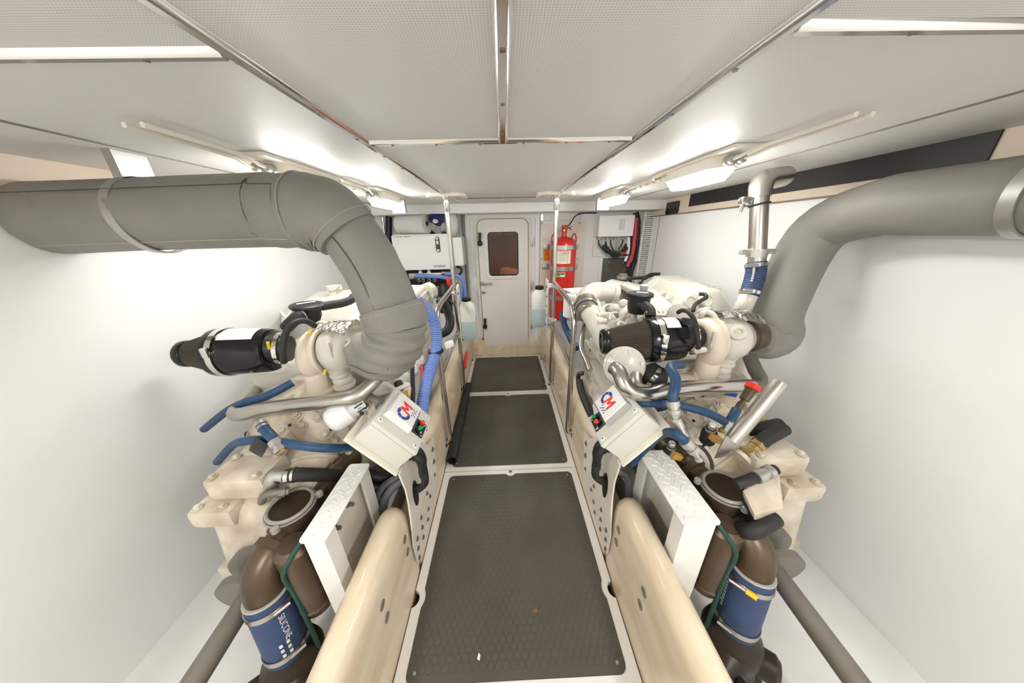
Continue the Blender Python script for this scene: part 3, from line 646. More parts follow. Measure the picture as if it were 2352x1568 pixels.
# smaller box beside it
a, c = PY(1034, 545, YB+.03), PY(1061, 610, YB+.03)
t = thing('control_cabinet', 'narrow white box between the white cabinet and the door', 'cabinet', ((a.x+c.x)/2, YB+.05, c.z))
part('box_body', MB().bb(a.x, c.x+.02, YB+.05, BF-.02, c.z-.002, a.z+.002, .01), 'boxgrey', t); part('box_lid', MB().bb(a.x, c.x+.02, YB+.03, YB+.05, c.z, a.z, .008), 'boxwhite', t)
# paper towel roll on top
q = PY(940, 519, YB+.13); e = PY(985, 517, YB+.10); r_ = .098; zc = zt_+r_+.002
t = thing('paper_towel_roll', 'big white paper towel roll lying on the hydraulic cabinet', 'paper roll', (q.x, YB+.14, zt_))
xa = PY(912, 520, YB+.12).x; xb = PY(982, 520, YB+.1).x
ra = Vector((xa, YB+.20, zc)); rb = Vector((xb, YB+.09, zc)); rd = rb-ra; rl = rd.length; rd.normalize()
part('roll', MB().lathe(ra, rd, [(0, r_*.97), (.006, r_), (rl-.006, r_), (rl, r_*.97)], 36), 'paper', t)
part('core_hole', MB().lathe(rb-rd*.002, rd, [(0, .024), (.004, .024)], 20), 'bronze', t)
part('loose_sheet', MB().prism([ra.lerp(rb, .5)+Vector((0, -.02, r_*.93)), ra.lerp(rb, .95)+Vector((0, -.02, r_*.93)), ra.lerp(rb, .97)+Vector((0, 0, r_*1.1)), ra.lerp(rb, .82)+Vector((0, .01, r_*1.5)), ra.lerp(rb, .68)+Vector((0, 0, r_*1.25))], (0, .004, 0)), 'paper', t)
# plastic bags behind the roll
random.seed(5)
def bag(c, r, sc, m, label, nm='plastic_bag'):
    mb = MB().ball(c, r, sc, 28, 18)
    for v in mb.v:
        d = v-Vector(c); v += d*.13*math.sin(d.x*55+d.z*40)*math.cos(d.z*60+d.y*30)
    return solo(nm, mb, m, label, 'bag')
q = PY(1008, 520, YB+.2); bag((q.x, YB+.2, zt_+.10), .10, (1.0, .8, 1.05), 'poly', 'white plastic bag bunched behind the paper roll')
q = PY(1003, 503, YB+.06); bag((q.x, YB+.07, q.z), .068, (1.2, .45, .95), 'navy', 'navy blue pack leaning on the white bag', 'blue_pack')
q = PY(999, 508, YB+.03); bag((q.x, YB+.03, q.z), .024, (1.2, .5, .9), 'poly', 'small white patch on the navy pack')
q = PY(983, 490, YB+.06); solo('yellow_cap', MB().lathe((q.x, YB+.06, q.z-.012), (0, 0, 1), [(0, .022), (.022, .022), (.026, .018)], 14), 'yellow', 'yellow cap peeking above the paper roll', 'cap')
q = PY(1036, 510, YB+.2); bag((q.x, YB+.18, q.z-.02), .09, (.9, .7, 1.5), 'poly', 'clear crumpled plastic bag beside the left pole')
q = PY(1006, 527, YB+.06)
solo('glass_jar', MB().lathe((q.x, YB+.06, zt_), (0, 0, 1), [(0, .03), (.005, .034), (.05, .034), (.06, .028), (.075, .028)], 20), 'clear', 'small clear jar standing on the hydraulic cabinet', 'jar')
# dark vertical hose and pipe at far left of bulkhead
solo('standpipe', MB().tube(yz([(878, 498), (886, 560), (896, 640)], .06), .013, 12, 2), 'polish', 'thin chrome pipe on the bulkhead left of the cabinet', 'pipe')
solo('black_drain_hose', MB().tube(yz([(893, 497), (893, 530), (897, 570), (903, 615), (905, 700)], .07), .034, 14), 'gloss_black', 'thick black hose hanging left of the white cabinet', 'hose')
solo('conduit_pipe', MB().tube(yz([(1062, 490), (1066, 560), (1074, 660), (1078, 720)], .03), .012, 10, 2), 'castgrey', 'thin dark conduit just left of the door frame', 'conduit')
# manifold under the cabinet with blue hoses
mz = PY(975, 632, YB+.05)
t = thing('valve_manifold', 'silver hydraulic manifold under the white cabinet', 'manifold', (mz.x, YB+.05, mz.z-.05))
xa, xb = PY(940, 632, YB+.05).x, PY(1018, 630, YB+.05).x
part('manifold_bar', MB().bb(xa, xb, YB+.03, YB+.09, mz.z-.035, mz.z+.025, .005), 'zinc', t)
for px in (965, 985):
    x = PY(px, 625, YB+.05).x; part('port', MB().lathe((x, YB+.06, mz.z+.02), (0, 0, 1), [(0, .022), (.02, .022), (.02, .016), (.06, .016)], 14), 'boxwhite', t)
for px in (962, 972, 986, 998):
    x = PY(px, 640, YB+.03).x; part('fitting', MB().torus((x, YB+.02, mz.z-.05), (0, 1, 0), .014, .006, 14, 6), 'polish', t)
part('brass_nut', MB().lathe((PY(950, 633, YB).x, YB+.01, mz.z-.012), (1, 0, 0), [(0, .02), (.03, .02)], 6).lathe((xb-.01, YB+.02, mz.z+.02), (1, 0, 0), [(0, .02), (.035, .02)], 6), 'brass', t)
part('shadow_box', MB().bb(xl+.04, xr-.1, BF-.16, BF-.01, mz.z-.14, mz.z+.05), 'dark', t, 'black box standing in for shade behind the fittings')  # black box put in for the shade below the cabinet
solo('blue_hydraulic_hose', MB().tube([PY(954, 633, YB), PY(985, 634, YB-.01), PY(1020, 637, YB-.02), PY(1045, 645, YB-.04), PY(1056, 662, YB-.05), PY(1060, 690, YB-.05)], .021, 12, 6, True, .06, 34), 'bluerib', 'pale blue hose running level below the white cabinet', 'hose')
solo('blue_hydraulic_hose', MB().tube([PY(1022, 628, YB+.03), PY(1040, 630, YB+.02), PY(1058, 638, YB), PY(1066, 655, YB), PY(1068, 690, YB)], .021, 12, 6, True, .06, 22), 'bluerib', 'pale blue hose curving down beside the left bottle cap', 'hose')
solo('black_cable_knot', MB().tube([PY(1050, 612, YB+.1), PY(1060, 618, YB+.08), PY(1056, 630, YB+.08), PY(1044, 632, YB+.1)], .014, 8), 'rubber', 'short black cable under the narrow white box', 'cable')
q = PY(1030, 648, YB-.1); solo('red_valve_handle', MB().box(q, (.04, .02, .11), .008), 'redplastic', 'small red valve handle behind the left pole', 'valve handle')
q = PY(1018, 668, YB-.2); solo('black_pump', MB().lathe((q.x, YB-.15, .72), (0, 0, 1), [(0, .07), (.2, .075), (.26, .06), (.30, .03)], 20), 'black', 'black pump behind the left handrail', 'pump')
# =================================================================== AISLE ITEMS
pa, pb = PZ(1038, 1058, .042), PZ(1076, 884, .042)
t = thing('black_pipe', 'long black plastic pipe lying along the aisle floor', 'pipe', (pa.x, (pa.y+pb.y)/2, 0))
pm = pa.lerp(pb, .48); d = (pb-pa).normalized()
def hollow(mb, a, c, r, w=.004, n=24):
    L = (c-a).length; return mb.lathe(a, c-a, [(0, r-w), (0, r), (L, r), (L, r-w), (0, r-w)], n, False)
part('near_tube', hollow(MB(), pa, pm, .034), 'rubber', t); part('far_tube', MB().cyl(pm, pb, .032, 24), 'rubber', t)
part('coupling', MB().lathe(pm-d*.012, d, [(0, .035), (0, .037), (.024, .037), (.024, .035)], 24, False), 'black', t)
part('bore', MB().cyl(pa+d*.12, pa+d*.13, .031, 20), 'dark', t)
a, c = PX(1073, 808, -.44), PX(1067, 845, -.44); e = PX(1064, 880, -.44)
t = thing('screwdriver', 'red handled screwdriver standing against the left coaming', 'screwdriver', e)
part('handle', MB().lathe(c, a-c, [(0, .012), (.01, .017), ((a-c).length-.012, .016), ((a-c).length, .009)], 12), 'redplastic', t); part('shaft', MB().cyl(e, c, .005, 8), 'castgrey', t)
q = PX(1250, 822, .445)
t = thing('door_hook', 'small steel hold-back hook on the right coaming', 'hook', q)
part('base', MB().box(q, (.012, .05, .09), .003), 'steel', t); part('hook', MB().tube([q, q+Vector((-.03, -.03, 0)), q+Vector((-.05, -.02, .01))], .009, 8), 'steel', t)
# =================================================================== ENGINES
def q8(l, dz=0, dv=None):
    """eight corners from two pixel quads"""
    return [V(*p) for p in l]
def seg(mb, a, c, r, n=16, r2=None): return mb.cyl(a, c, r, n, r2)
def tubes(t, m, lst, name='pipe'):
    for pts, r in lst: part(name, MB().tube(VV(pts), r, 10), m, t)
UPV = Vector((0, 0, 1))
# ---------------- right engine
E1 = thing('marine_engine', 'cream marine engine on the right with a conical black air filter', 'engine', (1.05, 1.8, .1), 'marine diesel engines')
# block and sump (tilted with the shaft: lower towards the viewer)
def tilted(x0, x1, y0, y1, z0a, z1a, z0b, z1b): return [(x0, y0, z0a), (x1, y0, z0a), (x1, y1, z0b), (x0, y1, z0b), (x0, y0, z1a), (x1, y0, z1a), (x1, y1, z1b), (x0, y1, z1b)]
part('engine_block', MB().hexa(tilted(.72, 1.38, 1.30, 2.35, .18, .86, .26, .98), .03), 'engine', E1)
part('oil_sump', MB().hexa(tilted(.78, 1.3, 1.30, 2.25, -.05, .2, .02, .27), .04), 'castgrey', E1)
part('cylinder_head', MB().hexa([PY(1470, 745, 1.42), PY(1700, 760, 1.42), PY(1600, 672, 2.35), PY(1440, 668, 2.35), PY(1500, 722, 1.45), PY(1680, 722, 1.45), PY(1588, 652, 2.35), PY(1462, 652, 2.35)], .015), 'engine', E1)
# valve cover: trapezoid ridge with dished ovals
n0, f0 = 1.47, 2.35
A = [PY(1566, 722, n0-.01), PY(1690, 722, n0), PY(1612, 655, f0), PY(1474, 656, f0)]
B = [PY(1584, 667, n0+.04), PY(1655, 665, n0+.05), PY(1556, 632, f0), PY(1503, 632, f0)]
vc = part('valve_cover', MB().hexa(A+B, .018, 3), 'engine', E1)
def face_pt(u, v):
    a = A[3].lerp(A[0], u); c = B[3].lerp(B[0], u); return a.lerp(c, v)
nrm = (A[0]-A[3]).cross(B[3]-A[3]).normalized()
if nrm.x > 0: nrm = -nrm
for u in (.14, .28, .60, .76):
    q = face_pt(u, .55)+nrm*.001; du = (A[0]-A[3]).normalized(); dv = (B[3]-A[3]).normalized()
    ring = [q+du*.034*math.cos(k*math.pi/9)+dv*.05*math.sin(k*math.pi/9) for k in range(18)]; ins = [q+du*.026*math.cos(k*math.pi/9)+dv*.040*math.sin(k*math.pi/9) for k in range(18)]
    part('oval_dish', MB().ring(ring, ins, nrm*.006), 'engine', vc)
fn = (A[1]-A[0]).cross(B[0]-A[0]).normalized(); fn = -fn if fn.y > 0 else fn
for px, py in ((1584, 694), (1620, 690)):
    q = PY(px, py, n0+.0); part('end_boss', MB().lathe(q, fn, [(-.01, .036), (.012, .036), (.014, .030), (.010, .028)], 24), 'engine', vc)
for k in range(12):
    q = B[2].lerp(B[1], (k+.5)/12)*.93+B[3].lerp(B[0], (k+.5)/12)*.07; part('edge_rib', MB().box(q+UPV*.002, (.05, .012, .008), .002), 'engine', vc)
# lower ribbed cover
rc = [PY(1478, 745, 1.36), PY(1565, 735, 1.38), PY(1500, 668, 1.9), PY(1462, 676, 1.9), PY(1483, 718, 1.38), PY(1562, 716, 1.40), PY(1502, 660, 1.92), PY(1464, 668, 1.92)]
lc = part('side_cover', MB().hexa(rc, .008), 'engine', E1)
for k in range(5):
    a = rc[4].lerp(rc[5], .25+.13*k); c = rc[7].lerp(rc[6], .25+.13*k); part('cover_rib', MB().tube([a+UPV*.002, c+UPV*.002], .004, 6, 1), 'engine', lc)
# front (far) thermostat block and header tank
part('header_tank', MB().hexa([PY(1390, 700, 2.0), PY(1424, 700, 1.95), PY(1480, 675, 2.2), PY(1420, 668, 2.4), PY(1390, 645, 2.0), PY(1424, 655, 1.95), PY(1482, 655, 2.2), PY(1404, 640, 2.4)], .015), 'engine', E1)
part('tank_band', MB().hexa([PY(1424, 662, 1.93), PY(1470, 690, 1.8), PY(1488, 676, 2.0), PY(1440, 655, 2.15), PY(1424, 652, 1.93), PY(1472, 672, 1.8), PY(1490, 662, 2.0), PY(1440, 645, 2.15)], .006), 'engine', E1)
q = PY(1432, 657, 1.96); part('data_plate', MB().box(q+Vector((0, 0, .008)), (.05, .03, .002), 0, Matrix.Rotation(.3, 3, 'Z')), 'castgrey', E1)
part('filler_neck', MB().lathe(PY(1430, 640, 2.35), UPV, [(0, .05), (.02, .05), (.022, .035), (.04, .035)], 20), 'castgrey', E1)
part('wiring_harness', MB().tube([PY(1440, 640, 2.3), PY(1465, 638, 2.4), PY(1480, 637, 2.4), PY(1495, 630, 2.42), PY(1515, 629, 2.42)], .014, 10).tube([PY(1470, 650, 2.3), PY(1485, 638, 2.4), PY(1500, 632, 2.42)], .011, 8), 'rubber', E1)
part('heater_plate', MB().hexa([PY(1293, 668, 2.2), PY(1335, 690, 2.05), PY(1375, 682, 2.2), PY(1372, 662, 2.45), PY(1290, 662, 2.2), PY(1333, 681, 2.05), PY(1376, 674, 2.2), PY(1373, 657, 2.45)], .006), 'white', E1)
part('fuel_filter_head', MB().hexa([PY(1300, 735, 2.05), PY(1322, 742, 1.98), PY(1335, 735, 2.1), PY(1312, 730, 2.2), PY(1298, 678, 2.1), PY(1320, 684, 2.02), PY(1334, 680, 2.15), PY(1312, 675, 2.25)], .01), 'greypvc', E1)
q = PY(1305, 690, 1.95); part('fuel_filter', MB().lathe(PY(1307, 728, 1.95), UPV, [(0, .036), (.01, .046), (.16, .046), (.17, .04)], 24), 'boxwhite', E1)
q = PY(1322, 700, 2.0); part('plumbing_elbow', MB().tube([PY(1313, 690, 1.96), PY(1313, 676, 1.96), PY(1322, 674, 1.98)], .02, 12), 'engine', E1)
# intake elbow, hose joint with clamps, charge pipe
part('intake_elbow', MB().tube([PY(1412, 672, 1.88), PY(1390, 670, 1.86), PY(1365, 671, 1.80), PY(1350, 680, 1.75), PY(1344, 694, 1.70)], [.066, .066, .064, .062, .060], 20), 'engine', E1)
part('elbow_flange', MB().lathe(PY(1398, 671, 1.87), PY(1412, 672, 1.88)-PY(1390, 670, 1.86), [(0, .07), (.005, .076), (.03, .076), (.035, .07)], 28), 'engine', E1)
hs = part('rubber_sleeve', MB().tube([PY(1345, 690, 1.70), PY(1348, 710, 1.64), PY(1352, 722, 1.60)], .065, 22), 'castgrey', E1)
for (a, c, r) in ((PY(1345, 696, 1.69), PY(1347, 703, 1.66), .067), (PY(1347, 706, 1.65), PY(1349, 713, 1.62), .067)):
    part('band_clamp', MB().lathe(a, c-a, [(0, r), (0, r+.004), (.016, r+.004), (.016, r)], 28, False).box(a+Vector((-.02, -r*.8, .02)), (.05, .018, .018), .003), 'polish', hs)
part('charge_pipe', MB().tube([PY(1354, 716, 1.61), PY(1372, 745, 1.52), PY(1392, 778, 1.42), PY(1412, 812, 1.34)], [.058, .06, .064, .066], 24), 'engine', E1)
# aftercooler with ribs and badge (inboard side)
ac = [PX(1341, 845, .60), PX(1402, 905, .60), V(1440, 850, 1.5), V(1372, 760, 1.85), PX(1337, 768, .60), PX(1412, 868, .62), V(1440, 815, 1.45), V(1372, 742, 1.8)]
s0, s1 = .585, .70
def ay(y): return .80+(y-1.1)*.10
bn, bf, tn_, tf_ = PX(1413, 886, .565), PX(1337, 780, .565), PX(1450, 858, .645), PX(1380, 768, .645)
AC = [bn, bn+Vector((.15, 0, -.03)), bf+Vector((.15, 0, -.03)), bf, tn_, tn_+Vector((.08, 0, 0)), tf_+Vector((.08, 0, 0)), tf_]
aco = part('aftercooler', MB().hexa(AC, .02, 3), 'engine', E1)
for k in range(9):
    u = .08+k*.07
    a = Vector(AC[0]).lerp(Vector(AC[4]), .12+u*1.2); c = Vector(AC[3]).lerp(Vector(AC[7]), .12+u*1.2)
    part('cooler_rib', MB().tube([a+Vector((-.002, .03, 0)), c+Vector((-.002, -.03, 0))], .005, 6, 1), 'engine', aco)
q = PX(1356, 801, .588); bd = part('emblem', MB().lathe(q+Vector((.004, 0, 0)), (-1, 0, .1), [(0, .032), (.005, .032)], 3), 'castgrey', aco)
q = PX(1352, 784, .588); part('emblem_ring', MB().torus(q, (-1, 0, .1), .018, .005, 18, 6), 'castgrey', aco)
# lower castings
part('fuel_pump', MB().hexa([(.56, 1.10, .38), (.68, 1.10, .38), (.68, 1.75, .46), (.56, 1.75, .46), (.57, 1.10, .57), (.68, 1.10, .60), (.68, 1.75, .70), (.57, 1.75, .66)], .03, 3), 'engine', E1)
for k in range(4):
    y = 1.16+k*.13; part('pump_lobe', MB().lathe((.60, y, .47+k*.014), (0, 1, .1), [(0, .045), (.012, .065), (.05, .065), (.062, .045)], 20), 'engine', E1)
for px, py in ((1349, 842), (1362, 870), (1375, 893), (1390, 905)):
    q = PX(px, py, .575); part('bolt', MB().bolt(q, (-1, 0, .3), .011, .012), 'engine', E1)
part('raw_water_elbow', MB().tube([PX(1340, 857, .57), PX(1331, 858, .545), PX(1328, 868, .54), PX(1329, 880, .54)], .017, 12), 'bronze', E1)
# water pump cover with big steel pipe
wp = V(1436, 842, 1.22)
wpax = Vector((-.25, -1, .35))
wpo = part('water_pump_cover', MB().lathe(wp, wpax, [(-.08, .085), (-.02, .09), (-.018, .082), (0, .080), (.006, .06), (.012, .045)], 36), 'engine', E1)
u, w, ax = basis(wpax)
for k in range(6):
    q = wp+(u*math.cos(k*1.047+.3)+w*math.sin(k*1.047+.3))*.070; part('bolt', MB().bolt(q, ax, .009, .016), 'engine', wpo)
# misc fuel lines and casting details seen through the gap under the header tank
tubes(E1, 'engine', [([(1415, 700, 1.75), (1395, 700, 1.72), (1385, 708, 1.66), (1388, 728, 1.60)], .008), ([(1418, 718, 1.65), (1404, 720, 1.60), (1400, 735, 1.52)], .008),
    ([(1372, 690, 1.75), (1380, 715, 1.60), (1386, 726, 1.58)], .011), ([(1440, 745, 1.40), (1425, 740, 1.42), (1418, 748, 1.40)], .009), ([(1455, 735, 1.45), (1458, 710, 1.5)], .016),
    ([(1560, 722, 1.42), (1520, 725, 1.4), (1490, 722, 1.4), (1478, 715, 1.45)], .012)], 'fuel_line')
part('rocker_lever', MB().hexa([V(1418, 740, 1.45), V(1428, 742, 1.45), V(1430, 740, 1.48), V(1420, 738, 1.48), V(1436, 702, 1.58), V(1446, 704, 1.58), V(1448, 702, 1.61), V(1438, 700, 1.61)], .004), 'engine', E1)
for i, (px, py, D, r) in enumerate(((1395, 735, 1.6, .05), (1410, 715, 1.7, .05), (1440, 722, 1.55, .045), (1450, 750, 1.45, .05), (1432, 698, 1.62, .03), (1474, 735, 1.5, .05), (1408, 755, 1.5, .05))):
    part('casting_boss', MB().lathe(V(px, py, D+.02), CAM-V(px, py, D), [(-.02, r), (.0, r*.96), (.012, r*.7), (.014, r*.45), (.02, r*.4)], 14), 'engine', E1)
for px, py, D in ((1385, 722, 1.57), (1386, 738, 1.53)): part('pipe_stub', MB().cyl(V(px-12, py+2, D+.01), V(px+8, py-1, D), .014), 'engine', E1)
# breather canister
c0 = V(1465, 705, 1.45)
brt = part('breather', MB().lathe(c0, UPV, [(-.03, .045), (0, .052), (.055, .056), (.058, .066), (.070, .068), (.076, .062), (.078, .03)], 32), 'black', E1)
lt = c0+UPV*.0785; part('warning_label', MB().box(lt+Vector((.01, -.005, 0)), (.055, .022, .001), 0, Matrix.Rotation(-.5, 3, 'Z')), 'label', brt)
part('breather_hose', MB().tube(VV([(1472, 697, 1.40), (1484, 704, 1.37), (1493, 714, 1.35), (1494, 727, 1.34)]), .024, 14, 6, True, .05, 9), 'rubber', brt)
for p in ((1470, 699, 1.40), (1489, 717, 1.34)): part('yellow_clip', MB().box(V(*p), (.022, .012, .012), .003), 'yellow', brt)
part('sensor', MB().lathe(V(1478, 668, 1.52), UPV, [(0, .02), (.03, .022), (.04, .008), (.055, .008)], 10), 'greypvc', E1)
# pipe bar between cover and turbo
part('support_bar', MB().cyl(V(1565, 722, 1.42), V(1628, 709, 1.45), .014), 'engine', E1)
part('oil_fitting', MB().lathe(V(1558, 722, 1.36), (-.6, -.6, .3), [(-.05, .045), (0, .045), (.004, .05), (.016, .05), (.018, .03)], 24), 'engine', E1)
part('harness_lead', MB().tube(VV([(1592, 714, 1.40), (1596, 700, 1.42), (1610, 690, 1.44), (1622, 683, 1.46), (1618, 676, 1.48), (1606, 675, 1.49)]), .010, 8), 'rubber', E1)
# ---------------- turbo, shared builder in pixels
def turbocharger(t, dx, dy, D, flip):
    """pixel layout of the right engine's turbo, shifted; flip mirrors it about the turbine"""
    def X(px): return (1690+dx)+((px-1690) if not flip else -(px-1690))
    def v(px, py, d=0): return V(X(px), py+dy, D+d)
    axd = (v(1740, 772)-v(1640, 780)).normalized()
    tb = part('turbine_housing', MB().lathe(v(1688, 776), axd, [(-.085, .05), (-.075, .075), (-.05, .10), (-.015, .112), (.02, .110), (.05, .098), (.058, .092), (.062, .085), (.085, .075), (.095, .06)], 40), 'engine', t)
    bs = v(1718, 764, -.118)
    dirb = (CAM-bs).normalized()+Vector((0, 0, .25))
    part('plug_boss', MB().lathe(bs, dirb, [(-.05, .032), (.008, .032), (.012, .028), (.013, .016), (.007, .013), (.007, .001)], 24), 'engine', tb)
    neck = v(1685, 828, -.02); down = Vector((0, .15, -1))
    part('drain_neck', MB().lathe(neck, down, [(-.03, .045), (.0, .042), (.004, .046), (.014, .046), (.016, .03), (.022, .034), (.034, .043), (.05, .043), (.06, .032), (.064, .04), (.07, .05), (.078, .05)], 28), 'engine', tb)
    cc_ = v(1640, 786, .01); R0 = .084
    pts = []; rad = []
    for k in range(13):
        f = math.radians(-60+k*24.0); pts.append(cc_+Vector((-.005, math.cos(f)*R0, math.sin(f)*R0))); rad.append(.026+.022*k/12)
    e_ = pts[-1]; pts += [e_+Vector((0, -.006, -.05)), e_+Vector((-.004, -.006, -.11))]; rad += [.052, .056]
    cm = part('compressor_housing', MB().tube(pts, rad, 24, 4), 'peach', t)
    part('compressor_disc', MB().lathe(cc_, axd, [(-.05, .050), (-.045, .056), (-.02, .06), (.0, .07), (.02, .08), (.03, .090), (.04, .092), (.041, .084), (.032, .078), (.03, .045), (.06, .040), (.075, .05)], 36), 'peach', cm)
    e0 = e_+Vector((-.004, -.006, -.10)); ed = Vector((-.02, -.02, -1))
    part('outlet_collar', MB().lathe(e0, ed, [(-.01, .060), (.0, .074), (.022, .076), (.03, .066), (.08, .064)], 32), 'peach', cm)
    vb_ = part('v_band_clamp', MB().lathe(v(1654, 780), axd, [(-.012, .098), (-.012, .110), (.010, .110), (.010, .098)], 36, False), 'peach', t)
    kb = v(1661, 772, -.12); part('clamp_tee', MB().box(kb, (.012, .016, .045), .003).cyl(kb-UPV*.02, kb-UPV*.05, .005), 'engine', vb_)
    part('oil_line', MB().tube([v(1668, 735, -.04), v(1660, 722, -.03), v(1645, 716, -.01), v(1634, 722, .0), v(1632, 735, .02)], .012, 12), 'engine', t)
    ob = part('outlet_ring', MB().lathe(v(1738, 772), axd, [(-.03, .062), (.0, .066), (.004, .074), (.02, .076), (.024, .066), (.06, .064)], 28), 'hoodbrown', t)
    sp = [v(1690, 776)+axd*(-.06+.0), ]
    # foil heat shield: crumpled arc over the turbine
    vs = []; nu, nv = 16, 12; rnd = random.Random(11)
    u, w, ax = basis(axd); cc = v(1690, 776)
    a0 = math.atan2(UPV.dot(w), UPV.dot(u)); td = (CAM-cc).normalized(); at = math.atan2(td.dot(w), td.dot(u))
    sg = 1 if ((at-a0+math.pi) % (2*math.pi)-math.pi) > 0 else -1
    for i in range(nu+1):
        for j in range(nv+1):
            an = a0+sg*(-1.0+1.75*i/nu*(.75+.25*j/nv)); rr = .128+rnd.uniform(-.005, .005)+.01*(1-i/nu)
            vs.append(cc+ax*(-.06+.15*j/nv+rnd.uniform(-.003, .003))+(u*math.cos(an)+w*math.sin(an))*rr)
    part('foil_heat_shield', MB().add(vs, [(i*(nv+1)+j, (i+1)*(nv+1)+j, (i+1)*(nv+1)+j+1, i*(nv+1)+j+1) for i in range(nu) for j in range(nv)]), 'foil', t)
    return axd, v
ax1, v1_ = turbocharger(E1, -22, 0, 1.33, False)
# ---------------- air filter
def air_filter(t, a, b2, c, d, big, cone=True):
    ax = (b2-a).normalized(); L = (b2-a).length
    if cone:
        n = 104; jit = [1, .92]
        fl = part('pleated_cone', MB().lathe(a, ax, [(.012, .058), (L, big*.97)], n, True, jit), 'pleat', t)
        part('end_cap', MB().lathe(a, ax, [(-.016, .020), (-.010, .030), (-.010, .036), (-.018, .040), (-.018, .056), (-.010, .062), (.010, .063), (.016, .060)], 36), 'gloss_black', fl)
        part('cap_dimple', MB().lathe(a, -ax, [(.0, .028), (.013, .026), (.015, .02)], 6), 'gloss_black', fl)
    sh = part('filter_shell', MB().lathe(b2, ax, [(-.03, big), (-.02, big*1.02), (.0, big*1.02), (.003, big*.99), ((c-b2).length-.02, big*.95), ((c-b2).length, big*.9), ((c-b2).length+.01, big*.6)], 44), 'gloss_black', t)
    part('band_clamp', MB().lathe(b2, ax, [(.002, big), (.002, big*1.045), (.026, big*1.045), (.026, big)], 44, False), 'polish', sh)
    td = (CAM-b2); td = (td-ax*td.dot(ax)).normalized()
    q = b2+ax*.014+td*big*1.06; part('clamp_screw', MB().box(q, (.028, .02, .045), .006), 'polish', sh)
    # data label wrapped on the shell
    u, w, axn = basis(ax); at = math.atan2(td.dot(w), td.dot(u)); up = UPV-axn*UPV.dot(axn); au = math.atan2(up.dot(w), up.dot(u)); dl = (au-at+math.pi) % (2*math.pi)-math.pi
    L2 = (c-b2).length; vs = []
    for i in range(9):
        an = at+dl*(.42+.75*i/8); dd = u*math.cos(an)+w*math.sin(an); vs += [b2+axn*.035+dd*big*.993, b2+axn*(L2-.03)+dd*big*.972]
    part('data_label', MB().add(vs, [(2*i, 2*i+1, 2*i+3, 2*i+2) for i in range(8)]), 'silverlabel', sh)
    nk = part('inlet_duct', MB().tube([c-axn*.01, c+(d-c)*.5, d], [big*.72, big*.62, big*.55], 28), 'black', t)
    part('duct_clamp', MB().lathe(c+(d-c)*.35, d-c, [(0, big*.62), (0, big*.70), (.018, big*.70), (.018, big*.62)], 32, False), 'polish', nk)
    q = c+(d-c)*.45+td*big*.7; part('yellow_tip', MB().cyl(q, q+Vector((.008, -.004, .035)), .006), 'yellow', nk)
air_filter(E1, V(1389, 784, 1.34), V(1498, 780, 1.31), V(1560, 772, 1.30), V(1600, 774, 1.31), .105)
part('vacuum_hose', MB().tube(VV([(1558, 717, 1.30), (1568, 712, 1.24), (1583, 718, 1.18), (1595, 738, 1.15), (1601, 770, 1.14), (1604, 800, 1.16)]), .010, 10), 'rubber', E1)
part('hose_fitting', MB().cyl(V(1601, 806, 1.17), V(1618, 803, 1.2), .012), 'engine', E1)
part('black_plug', MB().box(V(1575, 738, 1.22), (.03, .03, .03), .006), 'black', E1)
# black clamped hose under the filter and peach connector
ch = part('charge_hose', MB().tube(VV([(1482, 850, 1.28), (1495, 865, 1.26), (1515, 872, 1.26)]), .058, 24, 4), 'rubber', E1)
part('hose_clamp', MB().lathe(V(1492, 863, 1.265), V(1515, 872, 1.26)-V(1482, 850, 1.28), [(0, .059), (0, .064), (.018, .064), (.018, .059)], 32, False), 'polish', ch)
part('charge_duct', MB().tube(VV([(1508, 872, 1.28), (1540, 882, 1.30), (1590, 885, 1.32), (1612, 878, 1.30)]), .056, 22), 'peach', E1)
# =================================================================== steel water pipes
t = thing('steel_water_pipe', 'polished steel pipe looping across the front of the right engine', 'pipe', V(1560, 900, 1.15))
part('pipe_run', MB().tube(VV([(1412, 846, 1.16), (1420, 852, 1.13), (1428, 868, 1.11), (1438, 888, 1.10), (1460, 902, 1.10), (1490, 905, 1.11), (1530, 896, 1.13), (1580, 890, 1.16), (1640, 888, 1.20), (1725, 886, 1.27)]), .030, 20, 6), 'steel', t)
part('pipe_tail', MB().tube(VV([(1462, 862, 1.20), (1462, 878, 1.17), (1470, 890, 1.155), (1490, 897, 1.15)]), .022, 18, 6), 'brushed', t)
part('pipe_end', MB().tube(VV([(1720, 887, 1.27), (1742, 884, 1.30), (1745, 868, 1.33), (1735, 850, 1.36), (1722, 820, 1.40)]), .030, 18), 'castgrey', t)
# =================================================================== LEFT ENGINE
E2 = thing('marine_engine', 'cream marine engine on the left under the grey insulated exhaust', 'engine', (-1.0, 1.8, .1), 'marine diesel engines')
part('engine_block', MB().hexa(tilted(-1.38, -.70, 1.34, 2.35, .18, .84, .26, .98), .03), 'engine', E2)
part('oil_sump', MB().hexa(tilted(-1.3, -.78, 1.34, 2.25, -.05, .2, .02, .27), .04), 'castgrey', E2)
